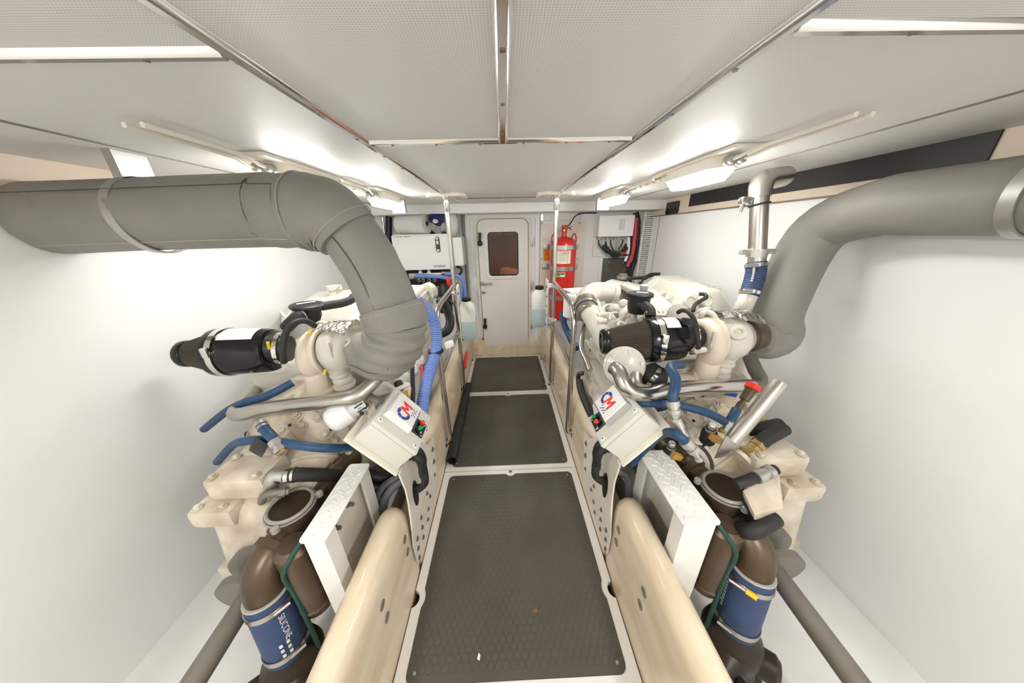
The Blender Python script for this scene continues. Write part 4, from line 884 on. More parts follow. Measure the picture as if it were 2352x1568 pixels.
# inboard ribbed cover
LC = [(-.72, 1.40, .76), (-.52, 1.40, .76), (-.52, 2.2, .84), (-.72, 2.2, .86), (-.84, 1.40, 1.10), (-.64, 1.40, 1.08), (-.62, 2.2, 1.14), (-.84, 2.2, 1.15)]
lco = part('valve_cover', MB().hexa(LC, .02, 3), 'engine', E2)
for k in range(7):
    a = Vector(LC[1]).lerp(Vector(LC[5]), .14+.12*k); c = Vector(LC[2]).lerp(Vector(LC[6]), .14+.12*k)
    part('cover_rib', MB().tube([a+Vector((.003, .03, .002)), c+Vector((.003, -.03, .002))], .006, 6, 1), 'engine', lco)
for k in range(5):
    y = 2.05+.03*k; part('cover_louvre', MB().box((-.73, y-.1, 1.143+.002*k), (.10, .012, .012), .002), 'engine', lco)
part('cover_end_cap', MB().lathe((-.62, 2.17, 1.08), (.4, 1, .1), [(0, .07), (.06, .07), (.075, .05)], 28), 'engine', lco)
q = PX(991, 706, -.575); part('emblem', MB().torus(q, (1, 0, .4), .022, .006, 18, 6), 'castgrey', lco)
# outboard rocker cover
part('rocker_cover', MB().hexa([V(640, 745, 1.75), V(850, 745, 1.65), V(850, 700, 2.0), V(640, 720, 2.1), V(690, 692, 1.80), V(835, 690, 1.72), V(815, 662, 2.1), V(730, 668, 2.15)], .04, 4), 'engine', E2)
part('oil_filler', MB().lathe(V(770, 672, 1.95), UPV, [(-.03, .045), (.02, .04), (.022, .05), (.05, .05)], 20), 'engine', E2)
part('dipstick', MB().tube(VV([(772, 668, 1.9), (776, 662, 1.9), (781, 657, 1.9)]), .006, 6), 'zinc', E2)
# lower inboard castings
part('fuel_pump', MB().hexa([(-.68, 1.25, .38), (-.57, 1.25, .38), (-.57, 1.8, .46), (-.68, 1.8, .46), (-.68, 1.25, .62), (-.58, 1.25, .60), (-.58, 1.8, .70), (-.68, 1.8, .72)], .03, 3), 'engine', E2)
part('starter', MB().lathe((-.66, 1.12, .60), (0, 1, .08), [(0, .05), (.01, .062), (.2, .065), (.21, .08), (.27, .08)], 28), 'engine', E2)
part('solenoid', MB().box((-.60, 1.5, .74), (.07, .09, .07), .01), 'engine', E2)
for i, (px, py, D, r) in enumerate(((880, 905, 1.32, .055), (905, 880, 1.40, .05), (925, 870, 1.45, .045), (930, 900, 1.38, .05), (860, 885, 1.38, .05), (945, 850, 1.5, .04), (960, 830, 1.55, .045), (890, 930, 1.3, .05), (955, 790, 1.62, .05))):
    part('casting_boss', MB().lathe(V(px, py, D+.02), CAM-V(px, py, D), [(-.05, r*1.1), (.0, r*.96), (.012, r*.7), (.014, r*.45), (.02, r*.4)], 14), 'engine', E2)
tubes(E2, 'engine', [([(870, 870, 1.35), (890, 885, 1.32), (910, 900, 1.30), (918, 905, 1.30)], .014), ([(860, 905, 1.28), (900, 898, 1.30), (940, 882, 1.34)], .011)], 'fuel_line')
part('black_support', MB().tube(VV([(947, 840, 1.45), (948, 880, 1.42), (949, 940, 1.38)]), .011, 10), 'rubber', E2)
part('black_sleeve', MB().cyl(V(914, 878, 1.36), V(921, 893, 1.34), .02), 'rubber', E2)
part('dipstick_tag', MB().tube(VV([(936, 898, 1.33), (939, 910, 1.31)]), .008, 8, 1), 'yellow', E2)
# breather with hoses
c0 = V(712, 725, 1.42)
bl_ = part('breather', MB().lathe(c0, (0.06, 0, 1), [(-.03, .04), (0, .052), (.035, .056), (.040, .070), (.050, .078), (.058, .078), (.064, .070), (.066, .03)], 36), 'black', E2)
lt = c0+UPV*.0665; part('warning_label', MB().box(lt+Vector((0, 0, .002)), (.022, .08, .001), 0, Matrix.Rotation(-.9, 3, 'Z')), 'label', bl_)
part('breather_hose', MB().tube(VV([(738, 704, 1.42), (760, 700, 1.45), (785, 696, 1.5), (806, 689, 1.55), (812, 682, 1.58)]), .022, 14), 'rubber', bl_)
part('suction_hose', MB().tube(VV([(700, 722, 1.36), (685, 728, 1.34), (670, 740, 1.33), (658, 752, 1.34)]), .028, 14), 'rubber', bl_)
part('hose_clamp', MB().torus(V(697, 723, 1.36), V(685, 728, 1.34)-V(700, 722, 1.36), .029, .005, 20, 6), 'zinc', bl_)
part('side_pipe', MB().tube(VV([(690, 712, 1.45), (672, 725, 1.42), (662, 740, 1.40)]), .022, 12), 'engine', E2)
part('small_valve', MB().tube(VV([(660, 735, 1.5), (652, 726, 1.5), (645, 718, 1.5)]), .008, 8), 'zinc', E2)
ax2, v2_ = turbocharger(E2, -905, 25, 1.33, False)
# letters cast into the turbine housing
tc_ = v2_(1688, 776); ucam = ang_to_cam(tc_, ax2)
lw = MB(); u, w, axn = basis(ax2)
vs, fs = text2d('HOLSET'); updir = UPV-axn*UPV.dot(axn); aup = math.atan2(updir.dot(w), updir.dot(u)); dl = (aup-ucam+math.pi) % (2*math.pi)-math.pi; sgn = 1 if dl > 0 else -1
r_ = .1105; size = .017
lw.add([tc_+axn*(.028+y*size*-1+.0)+(u*math.cos(ucam+sgn*(.35+x*size/r_))+w*math.sin(ucam+sgn*(.35+x*size/r_)))*(r_+.001) for x, y in vs], fs)
part('cast_letters', lw, 'gear', E2)
# black filter housing at the far left
air_filter(E2, V(430, 812, 1.30), V(520, 808, 1.32), V(628, 800, 1.34), V(668, 800, 1.36), .112)
part('vacuum_hose', MB().tube(VV([(723, 748, 1.30), (705, 738, 1.24), (685, 738, 1.20), (664, 752, 1.17), (652, 780, 1.16), (650, 810, 1.16), (652, 832, 1.18)]), .013, 12), 'rubber', E2)
part('hose_fitting', MB().cyl(V(652, 836, 1.18), V(664, 842, 1.2), .012), 'engine', E2)
for p in ((714, 756, 1.20), (748, 848, 1.24)): part('yellow_tip', MB().cyl(V(*p), V(p[0]-3, p[1]+12, p[2]), .006), 'yellow', E2)
# =================================================================== INSULATED EXHAUST (left)
t = thing('insulated_exhaust', 'fat grey quilted exhaust jacket rising over the left engine', 'exhaust pipe', V(880, 860, 1.2))
H0 = Vector((-1.66, 1.16, 1.585))
low = VV([(838, 802, 1.24), (858, 812, 1.20), (880, 812, 1.17), (900, 798, 1.15), (910, 770, 1.14), (908, 738, 1.13)])
j1 = part('elbow_jacket', MB().tube(low, [.085, .100, .112, .118, .116, .114], 32, 8), 'blanket', t)
for v in bpy.data.objects[j1.name].data.vertices:      # puckered quilting on the bend
    v.co += v.normal*(.0065*math.sin(v.co.z*105+v.co.x*30))
mid = VV([(911, 742, 1.13), (893, 700, 1.11), (868, 640, 1.08), (838, 585, 1.05), (800, 532, 1.02), (778, 512, 1.005)])
part('riser_jacket', MB().tube(mid, [.110, .110, .108, .107, .107, .107], 32, 8), 'blanket', t)
cl = VV([(914, 752, 1.125), (908, 728, 1.115), (899, 704, 1.105)])
j2 = part('cuff_jacket', MB().tube(cl, [.118, .122, .121], 32, 6), 'blanket', t)
top = VV([(802, 540, 1.015), (775, 512, 1.00), (745, 496, .99), (715, 490, .985), (690, 489, .985)])
j3 = part('shoulder_jacket', MB().tube(top, [.116, .124, .127, .128, .126], 32, 8), 'blanket', t)
hz = [V(700, 489, .985), V(640, 488, .99), V(588, 487, 1.0), H0]
part('run_jacket', MB().tube(hz, [.121, .121, .121, .121], 32, 4), 'blanket', t)
from mathutils import noise as mnoise
for ch_ in list(t.children):
    for v in ch_.data.vertices:
        p_ = v.co; v.co = p_+v.normal*(.006*mnoise.noise(Vector(p_)*9)+.003*mnoise.noise(Vector(p_)*26))
def seam(par, pts, r, off, m='thread', a0=None):
    """stitched line round the tube: dashes"""
    pts = spline(pts, 8); mb = MB()
    for i in range(0, len(pts)-1, 1): mb.tube([pts[i], pts[i].lerp(pts[i+1], .72)], r, 5, 1)
    return part('stitching', mb, m, par)
def around(c, ax, R, n=20, a0=0, a1=6.283):
    u, w, ax = basis(ax); return [c+(u*math.cos(a0+(a1-a0)*i/n)+w*math.sin(a0+(a1-a0)*i/n))*R for i in range(n+1)]
seam(j3, around(V(703, 489, .985), top[-1]-top[-2], .1285), .0022, 0)
seam(j3, around(V(789, 526, 1.007), top[1]-top[0], .1215), .0022, 0)
seam(j2, around(V(902, 712, 1.109), cl[2]-cl[1], .1225), .0022, 0)
seam(j1, around(V(909, 752, 1.134), low[-1]-low[-2], .1175), .0022, 0)
def side_line(path, R, ang, name, par, m='seam', r=.0016):
    P = spline(path, 8); out = []
    for i in range(len(P)):
        ax = (P[min(i+1, len(P)-1)]-P[max(i-1, 0)]).normalized(); d = CAM-P[i]; d = (d-ax*d.dot(ax)).normalized(); w = ax.cross(d)
        out.append(P[i]+(d*math.cos(ang)+w*math.sin(ang))*R)
    part(name, MB().tube(out, r, 6, 1), m, par)
rj = bpy.data.objects[[o.name for o in t.children if o.name.startswith('riser')][0]]
hj = bpy.data.objects[[o.name for o in t.children if o.name.startswith('run')][0]]
side_line(mid, .1088, -.5, 'stitch_line', rj); side_line(hz, .1215, .75, 'stitch_line', hj); side_line(hz, .1215, -.75, 'stitch_line', hj, 'thread')
side_line(low[1:4], .112, .5, 'stitch_line', j1)
ec = low[0]; part('exhaust_clamp', MB().lathe(ec, low[0]-low[1], [(-.01, .07), (0, .086), (.012, .086), (.02, .07), (.04, .062)], 32), 'steel', t)
solo('exhaust_hanger', MB().bb(-1.30, -1.27, 1.1, 1.2, 1.70, CEIL-.001).lathe((-1.285-.015, 1.15, 1.585), (1, 0, 0), [(0, .1225), (0, .128), (.03, .128), (.03, .1225)], 32, False), 'zinc', 'steel hanger strap holding the horizontal exhaust jacket', 'hanger')
# right exhaust jacket, mostly beyond the edge
t = thing('insulated_exhaust', 'grey quilted exhaust jacket at the far right beyond the turbo', 'exhaust pipe', (1.4, 1.2, 1.0))
rp = [V(1742, 778, 1.38), V(1760, 782, 1.41), V(1782, 765, 1.42), V(1785, 710, 1.40), Vector((1.50, 1.38, 1.45)), Vector((1.52, 1.2, 1.56)), Vector((1.52, .9, 1.57)), Vector((1.52, -.6, 1.57))]
part('jacket', MB().tube(rp, [.08, .095, .105, .105, .11, .11, .11, .11], 28, 6), 'blanket', t)
solo('exhaust_hanger', MB().bb(1.505, 1.535, .8, .83, 1.68, CEIL-.001).lathe((1.52, .8, 1.57), (0, 1, 0), [(0, .112), (0, .118), (.03, .118), (.03, .112)], 32, False), 'zinc', 'steel hanger strap holding the exhaust jacket on the right', 'hanger')
# =================================================================== GEARBOXES
from mathutils.bvhtree import BVHTree
def stick(tree, px, py):
    d = ray(px, py).normalized(); h = tree.ray_cast(CAM, d)
    if h[0] is None: return None
    n = h[1] if h[1].dot(d) < 0 else -h[1]
    return h[0], n
def gearbox(s, cx, label):
    t = thing('gearbox', label, 'gearbox', (cx, 1.0, .2), 'gearboxes behind the engines')
    bell = part('bell_housing', MB().lathe((cx, 1.30, .52), (0, -1, -.10), [(0, .34), (.05, .345), (.06, .33), (.16, .30), (.22, .27), (.26, .22), (.27, .10)], 48), 'gear', t)
    for k in range(14):
        a = math.pi*(.02+.96*k/13); q = Vector((cx+.318*math.cos(a), 1.235, .515+.318*math.sin(a)))
        part('bolt', MB().bolt(q, (0, -1, -.1), .012, .018), 'gear', bell)
    for k in range(7):
        a = math.pi*(.1+.8*k/6); q = Vector((cx+.245*math.cos(a), 1.06, .50+.245*math.sin(a)))
        part('boss', MB().lathe(q, (.25*math.cos(a), -1, .3*math.sin(a)), [(-.03, .022), (.0, .020), (.006, .012), (.004, .008), (.004, .001)], 14), 'gear', bell)
    for k in range(4):
        a = math.pi*(.22+.56*k/3); part('web', MB().hexa([Vector((cx+r*math.cos(a+d), y, .51+r*math.sin(a+d))) for r, y in ((.20, 1.03), (.31, 1.2)) for d, _ in ((-.03, 0), (.03, 0))][:2]+[Vector((cx+.31*math.cos(a+.03), 1.2, .51+.31*math.sin(a+.03))), Vector((cx+.31*math.cos(a-.03), 1.2, .51+.31*math.sin(a-.03)))]+
            [Vector((cx+.24*math.cos(a-.02), 1.02, .51+.24*math.sin(a-.02))), Vector((cx+.24*math.cos(a+.02), 1.02, .51+.24*math.sin(a+.02))), Vector((cx+.335*math.cos(a+.02), 1.2, .51+.335*math.sin(a+.02))), Vector((cx+.335*math.cos(a-.02), 1.2, .51+.335*math.sin(a-.02)))]), 'gear', bell)
    gc = part('gear_case', MB().hexa([(cx-.20, .74, .14), (cx+.22, .74, .14), (cx+.24, 1.05, .18), (cx-.22, 1.05, .18), (cx-.16, .76, .53), (cx+.18, .76, .53), (cx+.2, 1.05, .66), (cx-.2, 1.05, .66)], .05, 4), 'gear', t)
    part('valve_block', MB().box((cx+s*.04, .86, .62), (.22, .14, .10), .02).box((cx+s*.12, .79, .53), (.16, .10, .08), .02), 'gear', gc)
    for dx, dy in ((-.04, .81), (.12, .81), (-.04, .91), (.12, .91), (.08, .765), (.17, .765)):
        part('bolt', MB().bolt((cx+s*dx, dy, .672 if dy > .78 else .572), (0, 0, 1), .011, .012), 'gear', gc)
    part('top_plate', MB().hexa([(cx-.15, .92, .60), (cx+.02, .90, .60), (cx+.05, 1.02, .66), (cx-.12, 1.04, .66), (cx-.14, .92, .66), (cx+.01, .90, .66), (cx+.04, 1.02, .72), (cx-.11, 1.04, .72)], .012), 'gear', gc)
    tree = BVHTree.FromPolygons([WORLD[o.name]+v.co for o in (bell, gc) for v in o.data.vertices], [tuple(i+off for i in p.vertices) for o, off in ((bell, 0), (gc, len(bell.data.vertices))) for p in o.data.polygons])
    L_ = [(653, 985), (697, 976), (748, 995), (801, 1035), (681, 953), (777, 1069), (620, 1000), (598, 1040), (640, 1062), (730, 960), (790, 975), (660, 1020), (612, 1075), (770, 1010)]
    R_ = [(1600, 917), (1581, 946), (1540, 963), (1606, 1004), (1631, 938), (1655, 930), (1560, 1000), (1645, 990), (1670, 1020), (1690, 1060), (1580, 975), (1720, 1075), (1620, 960), (1700, 990)]
    for k, (px, py) in enumerate(R_ if s > 0 else L_):
        h = stick(tree, px, py)
        if h: part('bolt_boss', MB().lathe(h[0], h[1]+Vector((0, -.3, .3)), [(-.02, .020), (.006, .018), (.008, .014), (.018, .013), (.020, .010), (.017, .007), (.017, .001)], 14), 'gear', bell)
    for k, (px, py) in enumerate([(p[0]+13, p[1]-9) for p in (R_ if s > 0 else L_)][::2]):
        h = stick(tree, px, py)
        if h: part('dark_port', MB().lathe(h[0], h[1], [(-.004, .007), (.002, .007)], 10), 'shade_and_port', bell)
    ribs_ = [((600, 1090), (700, 1050), (800, 1050)), ((640, 945), (720, 948), (800, 985))] if s < 0 else [((1500, 985), (1570, 925), (1640, 915)), ((1640, 1080), (1700, 1040), (1745, 1035)), ((1640, 915), (1690, 945), (1700, 1000))]
    for pl in ribs_:
        hs = [stick(tree, *p) for p in spline([Vector((a, b2, 0)) for a, b2 in pl], 8) for p in [(p.x, p.y)]]; hs = [h[0]+h[1]*.002 for h in hs if h]
        if len(hs) > 4: part('casting_rib', MB().tube(hs, .009, 8, 1), 'gear', bell)
    part('output_flange', MB().lathe((cx, .75, .26), (0, -1, -.1), [(0, .13), (.03, .13), (.032, .07), (.08, .07), (.082, .11), (.11, .11), (.112, .035), (.6, .035)], 32), 'castgrey', t)
    part('mount_foot', MB().bb(cx-.34, cx+.34, .82, .96, .02, .12, .01), 'gear', t)
    part('mount_leg', MB().bb(cx-.34, cx-.26, .84, .94, -.25, .02, .005).bb(cx+.26, cx+.34, .84, .94, -.25, .02, .005), 'castgrey', t)
    return t
gearbox(1, 1.02, 'grimy cream gearbox behind the right engine under the blue hoses')
gearbox(-1, -1.0, 'grimy cream gearbox behind the left engine under the white oil filter')
for s, cx in ((1, 1.05), (-1, -1.04)):
    sd = 'right' if s > 0 else 'left'
    for k, x in enumerate((cx-.33, cx+.33)):
        solo('engine_bearer', MB().bb(x-.05, x+.05, .98, 2.5, -.25, .12, .01), 'bilge', '%s white engine bearer under the %s engine' % (('inboard', 'outboard')[(k == 0) != (s > 0)], sd), 'bearer')
# =================================================================== CONTROL BOXES
def control_box(s, label, blabel):
    """lectern-style box on a folded bracket; s=+1 right, -1 left (coordinates mirrored, print not)"""
    def m(x, y, z): return Vector((s*x, y, z))
    y0, y1 = .856, 1.085                                   # near / far
    Fp = (.452, .615); O = (.602, .79)                     # fold line and outboard edge (x, z)
    ux, uz = O[0]-Fp[0], O[1]-Fp[1]; L = math.hypot(ux, uz); ux, uz = ux/L, uz/L      # up the slope, outboard
    nx, nz = -uz, ux                                        # face normal: inboard and up
    def g(a, y, h): return m(Fp[0]+ux*a+nx*h, y, Fp[1]+uz*a+nz*h)   # a along slope, h off the plate
    br = thing('box_bracket', blabel, 'bracket', m(.45, .95, .05), 'bracket plates on the coamings')
    part('slant_plate', MB().hexa([g(0, y0-.020, -.008), g(L+.018, y0-.020, -.008), g(L+.018, y1+.02, -.008), g(0, y1+.02, -.008), g(0, y0-.020, .004), g(L+.018, y0-.020, .004), g(L+.018, y1+.02, .004), g(0, y1+.02, .004)], .004), 'cream', br)
    ya, yb = .615, 1.30
    pl = [(y0-.012, .615), (y0+.012, .50), (y0+.012, .42), (y0+.0, .33), (.83, .20), (.835, .08), (1.24, .06), (1.31, .40), (1.20, .44), (1.13, .52), (y1+.012, .615)]
    vp = part('upright_plate', MB().prism([m(.450, y, z) for y, z in pl], (-s*.007, 0, 0)), 'cream', br)
    for y, z in ((1.255, .36), (1.245, .28), (1.225, .20), (1.10, .18), (1.07, .24), (1.05, .15), (.95, .22), (.94, .165), (.93, .11), (.87, .19), (.86, .14), (.85, .09), (1.02, .11)):
        part('bolt', MB().bolt(m(.443, y, z), (-s, 0, 0), .008 if z < .26 else .011, .007), 'castgrey', vp)
    part('hole_rim', MB().prism([m(.4425, .945+.030*math.cos(k*math.pi/12), .39+.072*math.sin(k*math.pi/12)) for k in range(24)], (-s*.002, 0, 0)), 'black', vp)
    t = thing('control_box', label, 'control box', m(.47, .97, .6), 'slanted control boxes with red and green buttons')
    d = .105
    part('box_body', MB().hexa([g(.012, y0, .0045), g(L-.008, y0, .0045), g(L-.008, y1, .0045), g(.012, y1, .0045), g(.012, y0, d), g(L-.008, y0, d), g(L-.008, y1, d), g(.012, y1, d)], .006), 'boxgrey', t)
    part('box_lid', MB().hexa([g(.009, y0-.003, d+.001), g(L-.005, y0-.003, d+.001), g(L-.005, y1+.003, d+.001), g(.009, y1+.003, d+.001), g(.009, y0-.003, d+.022), g(L-.005, y0-.003, d+.022), g(L-.005, y1+.003, d+.022), g(.009, y1+.003, d+.022)], .007, 3), 'boxgrey', t)
    H = d+.022; n = g(0, 0, 1)-g(0, 0, 0)
    for a in (.032, L-.026):
        for y in (y0+.024, y1-.024):
            q = g(a, y, H); sc = part('lid_screw', MB().lathe(q, n, [(-.001, .010), (.0015, .010), (.002, .0085)], 16), 'boxwhite', t); part('screw_slot', MB().lathe(q, n, [(.0019, .0042), (.0024, .0042)], 12), 'castgrey', sc)
    # raised cover with the logo
    a0, a1 = L*.34, L*.90; ya, yb = y0+.05, y1-.03
    pr = part('cover_rim', MB().hexa([g(a0, ya, H), g(a1, ya, H), g(a1, yb, H), g(a0, yb, H), g(a0+.005, ya+.005, H+.026), g(a1-.005, ya+.005, H+.026), g(a1-.005, yb-.005, H+.026), g(a0+.005, yb-.005, H+.026)], .004, 2), 'white' if s < 0 else 'greypvc', t)
    pc = part('raised_cover', MB().hexa([g(a0+.005, ya+.005, H+.0262), g(a1-.005, ya+.005, H+.0262), g(a1-.005, yb-.005, H+.0262), g(a0+.005, yb-.005, H+.0262), g(a0+.008, ya+.008, H+.03), g(a1-.008, ya+.008, H+.03), g(a1-.008, yb-.008, H+.03), g(a0+.008, yb-.008, H+.03)], .001, 2), 'white', t)
    HH = H+.0306
    # logo axes: reads along x_ (right on the label), y_ (up on the label)
    if s < 0: o = g(a1-.012, yb-.02, HH); xl_ = (g(0, yb, 0)-g(0, ya, 0)).normalized(); yl_ = (g(1, 0, 0)-g(0, 0, 0)).normalized(); base = g(a0+.03, ya+.016, HH)
    else: base = g(a0+.03, yb-.016, HH); xl_ = (g(0, ya, 0)-g(0, yb, 0)).normalized(); yl_ = (g(1, 0, 0)-g(0, 0, 0)).normalized()
    S_ = .066
    def lp(x, y): return base+xl_*(x*S_)+yl_*(y*S_)
    def poly(nm, pts, mm): part(nm, MB().add([lp(x, y)+n*.0004 for x, y in pts], [tuple(range(len(pts)))]), mm, pc)
    # blue C: three arc segments
    def arcseg(a, b_, r0=.26, r1=.47, cx=.42, cy=.55):
        k = 10; out = [(cx+r1*math.cos(math.radians(a+(b_-a)*i/k)), cy+r1*math.sin(math.radians(a+(b_-a)*i/k))) for i in range(k+1)]
        return out+[(cx+r0*math.cos(math.radians(b_-(b_-a)*i/k)), cy+r0*math.sin(math.radians(b_-(b_-a)*i/k))) for i in range(k+1)]
    poly('logo_blue', arcseg(60, 120), 'logoblue'); poly('logo_blue', arcseg(126, 172), 'logoblue'); poly('logo_blue', arcseg(176, 285), 'logoblue')
    M_ = [(.50, .15), (.66, .15), (.73, .62), (.86, .35), (.98, .35), (1.16, .62), (1.16, .15), (1.32, .15), (1.38, .92), (1.24, .92), (.95, .58), (.82, .92), (.66, .92)]
    part('logo_red', MB().add([lp(x, y)+n*.0006 for x, y in M_], [(0, 1, 2, 11, 12), (2, 3, 10, 11), (3, 4, 10), (4, 5, 9, 10), (5, 6, 7, 8, 9)]), 'logored', pc)
    for i in range(5):
        for j in range(3):
            if (i+j) % 2 == 0: x = .62+.14*i+.04*j; y = .02-.10*j; poly('logo_check', [(x, y), (x+.11, y), (x+.13, y+.07), (x+.02, y+.07)], 'logoblue')
    for k in range(5): x = .0+.30*k; poly('fine_print', [(x, -.40), (x+.25, -.40), (x+.25, -.345), (x, -.345)], 'logoblue')
    # button plate
    b0, b1 = L*.08, L*.315; yc0, yc1 = y0+.075, y1-.07
    bp = part('button_plate', MB().hexa([g(b0, yc0, H), g(b1, yc0, H), g(b1, yc1, H), g(b0, yc1, H), g(b0, yc0, H+.003), g(b1, yc0, H+.003), g(b1, yc1, H+.003), g(b0, yc1, H+.003)], .001), 'black', t)
    for f, mm in ((.30, 'green' if s < 0 else 'redplastic'), (.70, 'redplastic' if s < 0 else 'green')):
        q = g((b0+b1)/2+.004, yc0+(yc1-yc0)*f, H+.003); bo = part('button_collar', MB().lathe(q, n, [(0, .014), (.012, .0135)], 20), 'gloss_black', t)
        part('button', MB().lathe(q, n, [(.012, .010), (.022, .0095), (.025, .006)], 20), mm, bo)
    for f in (.12, .88):
        q = g(b0+.007, yc0+(yc1-yc0)*f, H+.003); part('rivet', MB().lathe(q, n, [(0, .003), (.001, .003)], 10), 'whiteprint', bp)
    for f in (.22, .72):
        q = g(b0+.012, yc0+(yc1-yc0)*f, H+.0034); part('legend', MB().add([q, q+xl_*.014, q+xl_*.014+yl_*.005, q+yl_*.005], [(0, 1, 2, 3)]), 'whiteprint', bp)
    # cable elbows dropping through the plate hole
    for k, (dy, a) in enumerate(((.05, .06), (.10, .045))):
        p = g(.006, y0+dy, a); dn = -(g(1, 0, 0)-g(0, 0, 0)).normalized()
        eb = part('cable_elbow', MB().lathe(p, dn, [(-.002, .024), (.012, .024), (.013, .018), (.03, .018)], 16), 'black', t)
        part('elbow', MB().tube([p+dn*.02, p+dn*.045, p+dn*.055+UPV*-.03, p+dn*.05+UPV*-.06], .0165, 16), 'black', eb)
        e = p+dn*.05+UPV*-.06
        part('conduit', MB().tube([e+UPV*.01, e+UPV*-.05+m(-.004, -.005, 0), m(.395, .925+.03*k, .455-.02*k), m(.44, .945, .425-.02*k), m(.50, .955, .41)], .0135, 14, 6, True, .04, 40), 'rubber', eb)
        part('conduit_tape', MB().lathe(e+UPV*-.002, (0, 0, -1), [(0, .0155), (.022, .0155)], 16), 'gloss_black', eb)
    return t
control_box(-1, 'slanted grey control box on the left coaming', 'cream bracket plate carrying the left control box')
control_box(1, 'slanted grey control box on the right coaming', 'cream bracket plate carrying the right control box')
# =================================================================== STEPS WITH CHEQUER PLATE
lug = MB().lathe((0, -.014, 0), (0, 1, 0), [(0, .0005), (.006, .0028), (.014, .0035), (.022, .0028), (.028, .0005)], 8)
lug_me = lug.mesh('tread_lug', Vector((0, 0, 0)))
def step(s, x0, x1, y0, y1, z, label):
    def m(x, y, zz): return Vector((s*x, y, zz))
    t = thing('boarding_step', label, 'step', m((x0+x1)/2, (y0+y1)/2, -.25), 'chequer plate steps over the gearboxes')
    r = .014
    out = arc(x0+r, y0+r, r, 180, 270, 4)+arc(x1-r, y0+r, r, 270, 360, 4)+arc(x1-r, y1-r, r, 0, 90, 4)+arc(x0+r, y1-r, r, 90, 180, 4)
    tr_ = part('tread_plate', MB().prism([m(x, y, z-.006) for x, y in out], (0, 0, .006), .001), 'white', t)
    po = WORLD[tr_.name]; P = .034; i = 0; y = y0+.022
    while y < y1-.015:
        x = x0+.018+(P/2 if i % 2 else 0); j = 0
        while x < x1-.012:
            ob = bpy.data.objects.new('tread_lug', lug_me); COL.objects.link(ob); ob.parent = tr_; ob.location = m(x, y, z-.0008)-po
            ob.rotation_euler = (0, 0, math.radians(58 if (i+j) % 2 else -32)); 
            if not lug_me.materials: lug_me.materials.append(MATS['white'])
            x += P; j += 1
        y += P*.62; i += 1
    for ye, hh in ((y0+.012, 1), (y1-.012, -1)):
        part('leg_plate', MB().hexa([m(x0+.0205, ye-.004, -.25), m(x1-.012, ye-.004, -.25), m(x1-.012, ye+.004, -.25), m(x0+.0205, ye+.004, -.25), m(x0+.0205, ye-.004, z-.0065), m(x1-.012, ye-.004, z-.0065), m(x1-.012, ye+.004, z-.0065), m(x0+.0205, ye+.004, z-.0065)]), 'white', t)
        part('leg_flange', MB().hexa([m(x0+.010, min(ye, ye+hh*.05)-.0045, -.25), m(x0+.02, min(ye, ye+hh*.05)-.0045, -.25), m(x0+.02, max(ye, ye+hh*.05)+.0045, -.25), m(x0+.010, max(ye, ye+hh*.05)+.0045, -.25), m(x0+.010, min(ye, ye+hh*.05)-.0045, z-.0065), m(x0+.02, min(ye, ye+hh*.05)-.0045, z-.0065), m(x0+.02, max(ye, ye+hh*.05)+.0045, z-.0065), m(x0+.010, max(ye, ye+hh*.05)+.0045, z-.0065)]), 'white', t)
    part('web_plate', MB().hexa([m(x1-.03, y0+.016, .0), m(x1-.022, y0+.016, .0), m(x1-.022, y1-.016, .0), m(x1-.03, y1-.016, .0), m(x1-.03, y0+.016, z-.0065), m(x1-.022, y0+.016, z-.0065), m(x1-.022, y1-.016, z-.0065), m(x1-.03, y1-.016, z-.0065)]), 'cream', t)
    for k in (.33, .62): part('bolt', MB().bolt(m(x1-.03, y0+(y1-y0)*k, z-.09), (-s, 0, 0), .009, .03), 'castgrey', t)
step(-1, .610, .700, .615, .945, .58, 'white step with chequer plate tread on the left')
step(1, .572, .705, .615, .955, .58, 'white step with chequer plate tread on the right')
